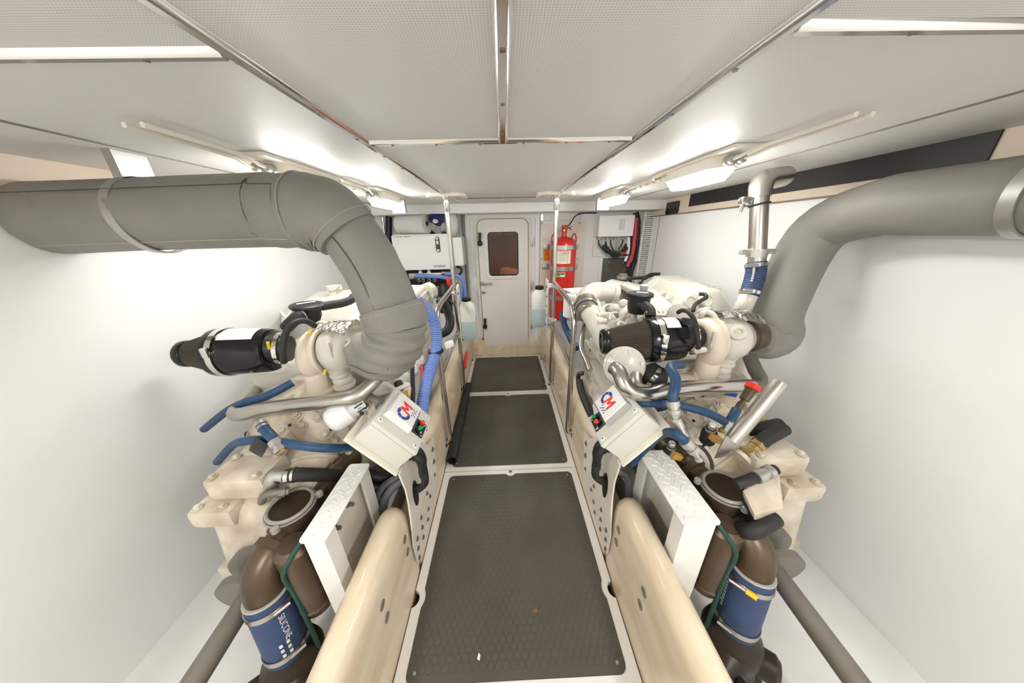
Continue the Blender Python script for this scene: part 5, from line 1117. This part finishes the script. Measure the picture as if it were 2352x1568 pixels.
# =================================================================== SEA STRAINERS, VALVES, HOSES
def strainer(s, label, hlabel, vlabel):
    def m(x, y, z): return Vector((s*x, y, z))
    t = thing('sea_strainer', label, 'strainer', m(.80, .72, -.05), 'bronze sea strainers with glass lids')
    lc = m(.82, .755, .58)
    part('strainer_body', MB().lathe(m(.82, .755, 0), (0, 0, 1), [(.38, .05), (.40, .066), (.48, .070), (.545, .074), (.56, .080), (.573, .080)], 36).lathe(m(.765, .655, 0), (0, 0, 1), [(.17, .04), (.175, .052), (.20, .056), (.205, .060), (.212, .060), (.216, .056), (.50, .056), (.52, .04)], 36), 'bronze', t)
    ld = part('lid_ring', MB().torus(lc, (0, 0, 1), .070, .007, 40, 10).torus(lc-UPV*.008, (0, 0, 1), .079, .004, 40, 8), 'clear', t)
    part('lid_glass', MB().lathe(lc, (0, 0, 1), [(.0, .066), (.004, .066), (.006, .05), (.007, .02)], 36), 'lidglass', ld)
    part('basket', MB().lathe(lc, (0, 0, -1), [(.010, .067), (.014, .062), (.04, .060), (.041, .01)], 30), 'bronze', ld)
    for a in (.6, 2.7, 4.8):
        q = lc+Vector((.088*math.cos(a), .088*math.sin(a), -.004)); part('lid_ear', MB().lathe(q, (0, 0, 1), [(-.012, .013), (.004, .013), (.007, .009)], 16), 'clear', ld)
    part('inlet_pipe', MB().tube([m(.78, 1.08, .50), m(.80, .98, .50), m(.825, .88, .49), m(.85, .76, .46)], .058, 26, 5), 'bronze', t)
    for p, dr in ((m(.80, .97, .50), m(.015, -.1, 0)), (m(.815, .915, .495), m(.015, -.1, 0))): part('union_ring', MB().lathe(p, dr, [(0, .060), (.002, .068), (.028, .068), (.03, .060)], 30), 'bronze', t)
    part('outlet_pipe', MB().tube([m(.83, .80, .46), m(.85, .71, .455), m(.868, .645, .435), m(.872, .615, .39), m(.871, .607, .32)], [.066, .063, .060, .060, .058], 26, 6), 'bronze', t)
    for p, dr in ((m(.842, .735, .456), m(.02, -.08, -.01)), (m(.852, .695, .452), m(.02, -.08, -.02))): part('union_nut', MB().lathe(p, dr, [(0, .064), (.002, .076), (.026, .076), (.03, .064)], 8 if dr.z < -.016 else 30), 'bronze', t)
    part('drain_plug', MB().lathe(m(.755, .635, .172), (0, 0, -1), [(0, .016), (.02, .016), (.021, .012)], 6), 'bronze', t)
    # blue silicone hose with clamps
    h0, h1 = m(.871, .607, .345), m(.855, .572, .065); ax = h1-h0
    hs = thing('silicone_hose', hlabel, 'hose', h1, 'thick blue silicone hoses')
    part('hose_wall', MB().tube([h0, h0.lerp(h1, .5), h1], .066, 32, 8, True, .018, 18), 'silicone', hs)
    part('hose_lip', MB().lathe(h0, ax, [(-.003, .058), (-.003, .066), (.002, .0675)], 32, False), 'thread', hs)
    for f in (.10, .84):
        c = h0.lerp(h1, f); cl_ = part('band_clamp', MB().lathe(c, ax, [(0, .0675), (0, .0705), (.02, .0705), (.02, .0675)], 36, False), 'brushed', hs)
        td = (CAM-c); axn = ax.normalized(); td = (td-axn*td.dot(axn)).normalized(); sd = axn.cross(td); q = c+axn*.01+td*.073+sd*(.02*s)
        part('clamp_screw', MB().cyl(q-sd*.02, q+sd*.025, .007, 10), 'polish', cl_)
        if f < .5 and s > 0: part('yellow_tip', MB().cyl(q-sd*.052, q-sd*.022, .0095, 10), 'yellow', cl_)
    # printing along the hose
    a = ang_to_cam(h0, ax)
    if s < 0:
        part('hose_print', text_wrap('SILICONE', h0.lerp(h1, .22), ax, .0685, a-.02, .026, -1), 'whiteprint', hs)
        u, w, axn = basis(ax)
        for row in (.18, -.12):
            for k in range(4):
                c = h0.lerp(h1, .62+.08*k); vs = []
                for j in range(3): an = a+row+.14*j/2; d = (u*math.cos(an)+w*math.sin(an))*.0685; vs += [c+d, c+axn*.014+d]
                part('fine_print', MB().add(vs, [(0, 1, 3, 2), (2, 3, 5, 4)]), 'whiteprint', hs)
    else:
        u, w, axn = basis(ax); sg = -1
        for k in range(9):
            c = h0.lerp(h1, .2+.055*k); vs = []
            for j in range(3): an = a+.75+(.22 if k % 2 else .15)*j/2; d = (u*math.cos(an)+w*math.sin(an))*.0685; vs += [c+d, c+axn*.010+d]
            part('fine_print', MB().add(vs, [(0, 1, 3, 2), (2, 3, 5, 4)]), 'whiteprint', hs)
    # seacock
    v = thing('seacock', vlabel, 'valve', m(.88, .55, -.25), 'dark bronze seacocks on the bilge floor')
    part('valve_body', MB().lathe(m(.857, .576, .09), (h1-h0), [(0, .062), (.03, .07), (.05, .09), (.08, .10), (.12, .098), (.17, .085), (.2, .095), (.34, .11)], 28), 'seacock', v)
    part('bonnet', MB().lathe(m(.83, .53, -.02), (-s*.8, -.6, .15), [(0, .05), (.05, .055), (.07, .04), (.10, .025)], 24).lathe(m(.92, .52, -.05), (s*.7, -.6, .1), [(0, .05), (.06, .05), (.075, .035)], 24), 'seacock', v)
    part('lever_handle', MB().tube([m(.80, .45, -.0), m(.78, .44, -.05), m(.74, .47, -.12)], .014, 10), 'black', v)
    part('base_flange', MB().lathe(m(.875, .55, -.25), (0, 0, 1), [(0, .13), (.03, .13), (.04, .11)], 24), 'seacock', v)
    for k in range(4):
        a2 = .8+k*1.57; part('bolt', MB().bolt(m(.875+.11*math.cos(a2), .55+.11*math.sin(a2), -.22), (0, 0, 1), .012, .014), 'castgrey', v)
    solo('bonding_wire', MB().tube([m(.70, .67, .565), m(.745, .60, .50), m(.772, .595, .44), m(.772, .60, .34), m(.768, .595, .2), m(.766, .59, .08), m(.76, .58, -.02), m(.755, .57, -.2)], .008, 8), 'greenwire', 'dark green bonding wire over the %s blue hose' % ('right' if s > 0 else 'left'), 'wire')
strainer(1, 'bronze sea strainer with a glass lid beside the right step', 'thick blue silicone hose with a yellow tipped clamp on the right', 'dark bronze seacock under the right blue hose')
strainer(-1, 'bronze sea strainer with a glass lid beside the left step', 'thick blue silicone hose printed with white letters on the left', 'dark bronze seacock under the left blue hose')
# =================================================================== HOSES, PIPES, FITTINGS NEAR THE LEFT ENGINE
t = thing('steel_water_pipe', 'polished steel pipe bending across the front of the left engine', 'pipe', V(760, 930, 1.12))
part('pipe_run', MB().tube([Vector((-1.42, 1.5, .2)), Vector((-1.42, 1.48, .6)), Vector((-1.40, 1.40, .72))]+VV([(540, 948, 1.24), (610, 938, 1.17), (680, 930, 1.14), (760, 921, 1.11), (795, 916, 1.10), (820, 908, 1.11), (840, 893, 1.13), (862, 872, 1.16), (880, 850, 1.20)]), .029, 20, 6), 'brushed', t)
a, c = V(777, 958, 1.13), V(822, 928, 1.17)
t = thing('oil_filter', 'white spin-on oil filter with a printed band under the steel pipe', 'oil filter', a)
ax = (c-a); L = ax.length
part('canister', MB().lathe(a, ax, [(-.045, .012), (-.042, .03), (-.03, .047), (-.01, .054), (.04, .054), (.05, .044), (.06, .042), (L+.02, .042)], 32), 'poly', t)
part('printed_band', MB().lathe(a, ax, [(.056, .0435), (.105, .0435)], 32, False), 'silverlabel', t)
u, w, axn = basis(ax); an0 = ang_to_cam(a, ax)
for k in range(5):
    vs = []
    for j in range(3): an = an0-.5+.28*k+.14*j/2; d = (u*math.cos(an)+w*math.sin(an))*.0441; vs += [a+axn*(.065+.008*(k % 2))+d, a+axn*(.088+.006*(k % 3))+d]
    part('print_mark', MB().add(vs, [(0, 1, 3, 2), (2, 3, 5, 4)]), 'inklight' if k % 2 else 'ink', t)
part('filter_head', MB().hexa([V(812, 905, 1.24), V(850, 900, 1.26), V(872, 960, 1.22), V(830, 985, 1.18), V(818, 908, 1.20), V(855, 905, 1.20), V(868, 955, 1.17), V(838, 972, 1.15)], .012), 'gear', t)
for p in ((838, 935, 1.155), (842, 930, 1.16), (831, 949, 1.145)): part('black_port', MB().lathe(V(*p), CAM-V(*p), [(-.005, .009), (.006, .009)], 12), 'dark', t)
solo('brass_elbow', MB().tube(VV([(838, 908, 1.18), (850, 913, 1.15), (862, 918, 1.14), (875, 922, 1.13)]), .014, 10).lathe(V(848, 912, 1.15), V(862, 918, 1.14)-V(850, 913, 1.15), [(0, .019), (.02, .019)], 6), 'castgrey', 'dark brass elbow fitting beside the oil filter', 'fitting')
def hose(name, pts, r, m, label, cat='hose', fit=None, k=6, rib=0, ribn=0):
    if not fit: return solo(name, MB().tube(VV(pts), r, 14, k, True, rib, ribn), m, label, cat)
    P = VV(pts); t = thing(name, label, cat, min(P, key=lambda p: p.z)); part('hose_wall', MB().tube(P, r, 14, k, True, rib, ribn), m, t)
    for (p, q, mm, rr, ln, n) in fit:
        p, q = V(*p), V(*q); part('fitting', MB().lathe(p, q-p, [(0, rr), (ln*.45, rr), (ln*.46, rr*.78), (ln*.7, rr*.78), (ln*.71, rr), (ln, rr)], n), mm, t)
    return t
hose('blue_hose', [(500, 1060, 1.25), (535, 1022, 1.17), (570, 1012, 1.10), (620, 1010, 1.09), (650, 1016, 1.06), (700, 1024, 1.03), (750, 1029, 1.06), (800, 1027, 1.14), (840, 1015, 1.22)], .0165, 'blue', 'dark blue hose sagging behind the left control box')
hose('blue_hose', [(470, 985, 1.40), (520, 945, 1.30), (560, 925, 1.25), (600, 914, 1.24), (640, 896, 1.25), (672, 878, 1.28)], .018, 'blue', 'dark blue hose running up behind the left steel pipe')
hose('blue_hose', [(602, 978, 1.08), (612, 990, 1.06), (622, 1000, 1.05), (632, 1012, 1.045)], .018, 'blue', 'short blue hose with crimped fittings over the left gearbox', fit=[((598, 972, 1.085), (606, 984, 1.07), 'zinc', .020, .035, 12), ((630, 1010, 1.045), (645, 1032, 1.04), 'zinc', .022, .05, 6), ((643, 1028, 1.04), (650, 1040, 1.04), 'brass', .020, .02, 6)])
hose('corrugated_hose', [(956, 690, 1.62), (970, 698, 1.62), (988, 720, 1.63), (1000, 750, 1.64), (1003, 785, 1.63), (998, 820, 1.59), (985, 860, 1.53), (975, 900, 1.47), (969, 945, 1.42), (966, 990, 1.38)], .030, 'bluerib', 'pale blue ribbed hose tied to the left handrail', rib=.10, ribn=58)
solo('hose_strap', MB().torus(V(1001, 806, 1.61), Vector((0, 0, 1)), .036, .010, 24, 8), 'black', 'black strap tying the ribbed hose to the handrail', 'strap')
hose('red_hose', [(962, 815, 1.62), (968, 835, 1.58), (971, 860, 1.54), (968, 900, 1.48), (962, 950, 1.42)], .012, 'pinkred', 'thin red hose behind the pale blue ribbed hose')
hose('black_coolant_hose', [(1010, 690, 1.95), (1024, 705, 1.9), (1034, 735, 1.86), (1028, 758, 1.84), (1008, 768, 1.84)], .030, 'rubber', 'fat black coolant hose looping inside the left handrail')
solo('battery_box', MB().bb(-.655, -.59, 1.50, 1.95, -.224, .10, .01), 'castgrey', 'dark box low between the left engine and coaming', 'box')
solo('fuel_manifold', MB().hexa([V(1020, 793, 2.1), V(1040, 786, 2.15), V(1044, 796, 2.15), V(1024, 804, 2.1), V(1020, 785, 2.12), V(1040, 778, 2.17), V(1044, 788, 2.17), V(1024, 795, 2.12)], .01), 'white', 'small white valve block behind the left handrail', 'valve block')
hose('black_pump_hose', [(640, 1094, 1.05), (680, 1090, 1.06), (730, 1090, 1.12), (790, 1092, 1.24)], .026, 'rubber', 'black hose with a steel clamp leading to the left strainer', fit=[((658, 1092, 1.052), (675, 1090, 1.058), 'polish', .029, .03, 24)])
solo('pipe_elbow', MB().tube(VV([(658, 1092, 1.052), (636, 1092, 1.05), (626, 1103, 1.05), (626, 1125, 1.08)]), .027, 16), 'zinc', 'dull steel pipe elbow on the left gearbox', 'elbow')
solo('small_elbow', MB().tube(VV([(660, 1128, 1.04), (625, 1132, 1.03), (606, 1138, 1.03), (602, 1152, 1.05)]), .014, 12).lathe(V(640, 1130, 1.03), V(655, 1128, 1.04)-V(640, 1130, 1.03), [(0, .02), (.02, .02), (.021, .016), (.03, .016)], 6), 'castgrey', 'small dark elbow fitting beside the left strainer lid', 'elbow')
hose('grey_conduit', [(945, 1072, 1.33), (915, 1096, 1.32), (888, 1112, 1.31), (872, 1135, 1.31), (866, 1180, 1.33), (868, 1230, 1.40)], .018, 'conduitgrey', 'ribbed grey conduit curving down behind the left coaming, farther one', rib=.06, ribn=40)
hose('grey_conduit', [(945, 1092, 1.31), (918, 1108, 1.30), (898, 1124, 1.29), (884, 1148, 1.29), (878, 1190, 1.32), (880, 1240, 1.4)], .018, 'conduitgrey', 'ribbed grey conduit curving down behind the left coaming, nearer one', rib=.06, ribn=40)
hose('grey_conduit', [(1410, 1080, 1.33), (1430, 1086, 1.32), (1442, 1100, 1.31), (1444, 1150, 1.34), (1440, 1200, 1.4)], .017, 'conduitgrey', 'short grey conduit behind the right bracket plate', rib=.06, ribn=26)
solo('dark_bundle', MB().tube(VV([(830, 1085, 1.32), (870, 1095, 1.34), (905, 1092, 1.38)]), .026, 12).tube(VV([(840, 1115, 1.32), (875, 1120, 1.34), (905, 1112, 1.38)]), .026, 12), 'black', 'black hose bundle in the gap behind the left step', 'hose')
solo('control_module', MB().hexa([V(580, 1010, 1.10), V(612, 1030, 1.06), V(600, 1052, 1.06), V(570, 1035, 1.10), V(586, 1000, 1.07), V(618, 1022, 1.03), V(606, 1044, 1.03), V(575, 1026, 1.07)], .006), 'black', 'black control module with a white sticker at the left edge', 'module')
# =================================================================== HOSES, PIPES, FITTINGS NEAR THE RIGHT ENGINE
hose('blue_hose', [(1565, 838, 1.18), (1548, 838, 1.12), (1540, 848, 1.08), (1550, 865, 1.05), (1552, 885, 1.03), (1546, 905, 1.02), (1545, 925, 1.02)], .0185, 'blue', 'blue hose bending down over the right steel pipe', fit=[((1545, 920, 1.02), (1549, 948, 1.02), 'zinc', .023, .045, 16), ((1549, 945, 1.02), (1553, 965, 1.02), 'zinc', .018, .035, 6), ((1553, 962, 1.02), (1575, 1008, 1.01), 'zinc', .017, .08, 12)])
hose('blue_hose', [(1440, 930, 1.16), (1480, 926, 1.13), (1530, 928, 1.11), (1580, 935, 1.10), (1630, 950, 1.10), (1665, 968, 1.11)], .0165, 'blue', 'dark blue hose crossing behind the right control box')
hose('blue_hose', [(1450, 1065, 1.24), (1480, 1032, 1.19), (1508, 1005, 1.13), (1530, 993, 1.06), (1555, 998, .99), (1575, 1015, .985)], .0165, 'blue', 'blue hose arching beside the right control box corner', fit=[((1572, 1012, .985), (1590, 1030, .985), 'zinc', .022, .05, 16), ((1590, 1030, .985), (1606, 1056, .985), 'zinc', .013, .05, 10)])
hose('blue_hose', [(1692, 940, 1.12), (1684, 955, 1.11), (1676, 968, 1.11)], .017, 'blue', 'short blue stub hose below the red cap', fit=[((1678, 964, 1.11), (1664, 990, 1.12), 'zinc', .018, .06, 6), ((1663, 988, 1.12), (1659, 996, 1.12), 'brass', .022, .015, 6)])
t = thing('breather_filler', 'dark filler neck with a bright red cap', 'filler', V(1690, 940, 1.03))
a, c = V(1690, 945, 1.12), V(1728, 890, 1.12); ax = (c-a); L = ax.length
part('neck_tube', MB().lathe(a, ax, [(0, .013), (L*.35, .013), (L*.36, .010), (L*.48, .010), (L*.49, .018), (L*.93, .020)], 16), 'bronze', t)
jit = [1, .93]; part('red_cap', MB().lathe(a, ax, [(L*.92, .023), (L*.93, .026), (L*1.10, .026), (L*1.13, .022)], 32, True, jit), 'redplastic', t)
solo('steel_tie_bar', MB().tube(VV([(1790, 880, .98), (1764, 912, .98), (1720, 965, .99), (1680, 1012, 1.0)]), .024, 18, 3).hexa([V(1660, 1010, 1.0), V(1695, 1030, 1.0), V(1660, 1050, 1.01), V(1640, 1052, 1.01), V(1668, 1000, .985), V(1702, 1022, .985), V(1662, 1046, 1.0), V(1643, 1048, 1.0)]), 'brushed', 'flattened steel bar slanting across the right gearbox', 'bar')
for i, (px, py, lab) in enumerate(((1622, 985, 'yellow plugged sensor in the middle of the right gearbox'), (1532, 1025, 'yellow plugged sensor at the far end of the right step'))):
    SD = (1.10, 1.22)[i]
    t = thing('pressure_sensor', lab, 'sensor', V(px, py, SD), 'sensors with yellow plugs')
    o = V(px+8, py+8, SD); part('sensor_body', MB().lathe(o, (-.15, -.2, 1), [(-.05, .028), (.0, .028), (.010, .024), (.012, .018), (.03, .018)], 18), 'black', t)
    part('sensor_head', MB().lathe(o, (-.15, -.2, 1), [(.012, .019), (.026, .020), (.028, .015), (.048, .015), (.051, .012)], 8), 'zinc', t)
    part('yellow_plug', MB().box(V(px+22, py+22, SD-.03), (.042, .026, .026), .004, Matrix.Rotation(.4, 3, 'Y')), 'amber', t)
    part('lead', MB().tube(VV([(px+14, py+28, SD-.03), (px-2, py+36, SD-.02), (px-12, py+42, SD)]), .005, 6), 'rubber', t)
hose('black_lead', [(1596, 1024, .985), (1612, 1028, .98), (1625, 1042, .975), (1634, 1060, .975), (1636, 1075, .98)], .006, 'rubber', 'thin black lead looping above the right strainer lid')
t = thing('brass_valve', 'brass valve fitting with a black hose at the right edge', 'valve', V(1725, 1035, 1.02))
a, c = V(1708, 1046, 1.12), V(1745, 1018, 1.12); ax = c-a; L = ax.length
part('brass_body', MB().lathe(a, ax, [(0, .027), (.01, .029), (L*.35, .029), (L*.36, .024), (L*.75, .024), (L*.76, .028), (L, .028)], 6), 'brass', t); part('collar', MB().lathe(a-ax*.2, ax, [(0, .035), (.015, .035)], 20), 'gear', t)
part('black_hose', MB().tube(VV([(1742, 1020, 1.12), (1764, 1004, 1.13), (1800, 985, 1.16)]), .027, 16), 'rubber', t)
hose('black_hydraulic_hose', [(1690, 1112, .97), (1715, 1103, .97), (1738, 1095, .98), (1780, 1078, 1.0)], .018, 'rubber', 'black hydraulic hose with a crimped end right of the strainer lid', fit=[((1735, 1096, .975), (1764, 1084, .985), 'zinc', .023, .07, 16)])
t = thing('bearer_block', 'grimy cream block with a black edge at the lower right', 'block', V(1730, 1190, 1.0))
part('block', MB().hexa([V(1705, 1138, .99), V(1790, 1100, 1.02), V(1800, 1180, .96), V(1732, 1196, .93), V(1705, 1125, .98), V(1790, 1088, 1.0), V(1800, 1165, .945), V(1732, 1180, .92)], .006), 'gear', t)
part('black_edge', MB().hexa([V(1698, 1150, 1.01), V(1728, 1205, .945), V(1735, 1250, .98), V(1700, 1210, 1.05), V(1704, 1138, .985), V(1732, 1192, .925), V(1742, 1240, .96), V(1708, 1200, 1.03)], .004), 'black', t)
hose('black_hose_loop', [(1700, 1215, .98), (1720, 1220, .94), (1745, 1212, .93), (1780, 1190, .95)], .026, 'rubber', 'black hose curling under the grimy block at the right')
t = thing('coolant_tank', 'white round tank under the steel pipe at the right', 'tank', V(1690, 960, 1.35))
part('tank_shell', MB().ball(V(1690, 945, 1.38), .10, (1, 1, .8)), 'poly', t); part('tank_label', MB().box(V(1680, 905, 1.27), (.06, .002, .02), 0, Matrix.Rotation(.3, 3, 'Y')), 'logoblue', t)
# vertical steel pipe with blue hose at the right edge
t = thing('steel_standpipe', 'dull steel standpipe turning at the ceiling on the right', 'pipe', V(1738, 600, 1.35))
vp_ = [V(1738, 605, 1.36), V(1741, 540, 1.33), V(1744, 470, 1.30), V(1746, 440, 1.29)]
part('riser', MB().tube(vp_, .036, 22, 4), 'brushed', t)
part('elbow', MB().tube([V(1745, 455, 1.295), V(1747, 430, 1.29), V(1752, 418, 1.29), V(1764, 412, 1.30), V(1800, 405, 1.35)], [.042, .046, .047, .047, .045], 22), 'brushed', t)
part('elbow_seal', MB().torus(V(1744, 470, 1.30), vp_[2]-vp_[1], .038, .005, 24, 6), 'black', t)
cl = V(1739, 580, 1.35); part('pipe_clamp', MB().lathe(cl, (0, 0, 1), [(-.02, .037), (-.02, .043), (.018, .043), (.018, .037)], 28, False).box(cl+Vector((-.06, 0, .004)), (.05, .02, .024), .004).box(cl+Vector((.06, 0, .004)), (.05, .02, .024), .004), 'zinc', t)
q = V(1712, 460, 1.30); part('stay_bolt', MB().box(q, (.05, .03, .03), .006).cyl(q+Vector((-.005, 0, 0)), q+Vector((-.012, 0, -.05)), .009).cyl(q, V(1740, 458, 1.3), .008), 'polish', t)
hp = VV([(1737, 602, 1.36), (1736, 625, 1.365), (1730, 650, 1.37), (1720, 678, 1.38)])
t = thing('blue_riser_hose', 'ribbed blue hose below the steel standpipe', 'hose', hp[-1])
part('hose_wall', MB().tube(hp, .040, 24, 6, True, .07, 15), 'silicone', t)
for i, (p, dr) in enumerate(((hp[0], hp[1]-hp[0]), (hp[3], hp[2]-hp[3]))):
    cb = part('band_clamp', MB().lathe(p, dr, [(.008, .041), (.008, .046), (.024, .046), (.024, .041)], 28, False), 'polish', t)
    td = (CAM-p).normalized(); part('clamp_screw', MB().cyl(p+dr.normalized()*.016+td*.045+Vector((-.05, 0, 0)), p+dr.normalized()*.016+td*.045+Vector((.03, 0, 0)), .008), 'zinc', cb)
for k in range(8):
    c = hp[0].lerp(hp[1], .6+.1*k) if k < 4 else hp[1].lerp(hp[2], .1+.22*(k-4)); td = (CAM-c).normalized(); q = c+td*.0425+Vector((-.010, 0, 0))
    part('print_mark', MB().box(q, (.010, .003, .009), .001), 'whiteprint', t)
part('hose_spigot', MB().tube(VV([(1720, 678, 1.38), (1712, 696, 1.39), (1704, 715, 1.42)]), .038, 20), 'engine', t)
hose('blue_side_hose', [(1800, 625, 1.50), (1764, 648, 1.46), (1745, 662, 1.45), (1730, 680, 1.45)], .022, 'blue', 'dark blue hose behind the ribbed riser hose')
hose('blue_engine_hose', [(1292, 720, 2.2), (1296, 745, 2.1), (1305, 765, 2.0), (1315, 785, 1.95), (1325, 800, 1.9)], .024, 'blue', 'dark blue hose below the fuel filter inside the right handrail')
hose('black_drain_line', [(1331, 875, 1.42), (1336, 900, 1.36), (1348, 930, 1.30), (1360, 955, 1.26)], .018, 'rubber', 'black drain hose between the right engine and the coaming')
hose('steel_line', [(1343, 745, 1.75), (1338, 770, 1.70), (1336, 800, 1.66), (1348, 830, 1.58), (1355, 850, 1.54)], .017, 'steel', 'bent steel line inside the near right handrail post', 'pipe')
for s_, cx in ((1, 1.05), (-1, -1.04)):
    solo('shade_sheet', MB().bb(cx-.28, cx+.28, 1.0, 2.5, -.249, -.215, .004), 'shade_and_port', 'dark sheet standing in for shade under the %s engine' % ('right' if s_ > 0 else 'left'), 'shade sheet')  # near-black sheet added to put shade under the engine
    solo('shade_strip', MB().bb(s_*.585, s_*.655, .98, 3.2, -.249, -.225, .003), 'shade_and_port', 'black strip standing in for shade in the narrow gap beside the %s coaming' % ('right' if s_ > 0 else 'left'), 'mat')  # dark strip painting the shade between engine and coaming
hose('black_harness', [(570, 1000, 1.30), (620, 968, 1.32), (670, 935, 1.35), (720, 900, 1.4)], .020, 'rubber', 'black harness slanting up behind the left steel pipe, upper one')
hose('black_harness', [(570, 1020, 1.26), (625, 985, 1.29), (668, 955, 1.32), (700, 935, 1.36)], .016, 'rubber', 'black harness slanting up behind the left steel pipe, lower one')
hose('grey_push_rod', [(570, 1030, 1.22), (630, 985, 1.25), (690, 935, 1.30)], .009, 'zinc', 'thin steel rod slanting up beside the left gearbox', 'rod')
hose('black_harness', [(1440, 945, 1.28), (1480, 935, 1.28), (1520, 930, 1.28), (1550, 915, 1.32)], .026, 'rubber', 'black harness behind the blue hose at the right control box')
hose('black_harness', [(1690, 1010, 1.24), (1730, 990, 1.24), (1790, 975, 1.26)], .030, 'black', 'fat black hose behind the slanting steel bar')
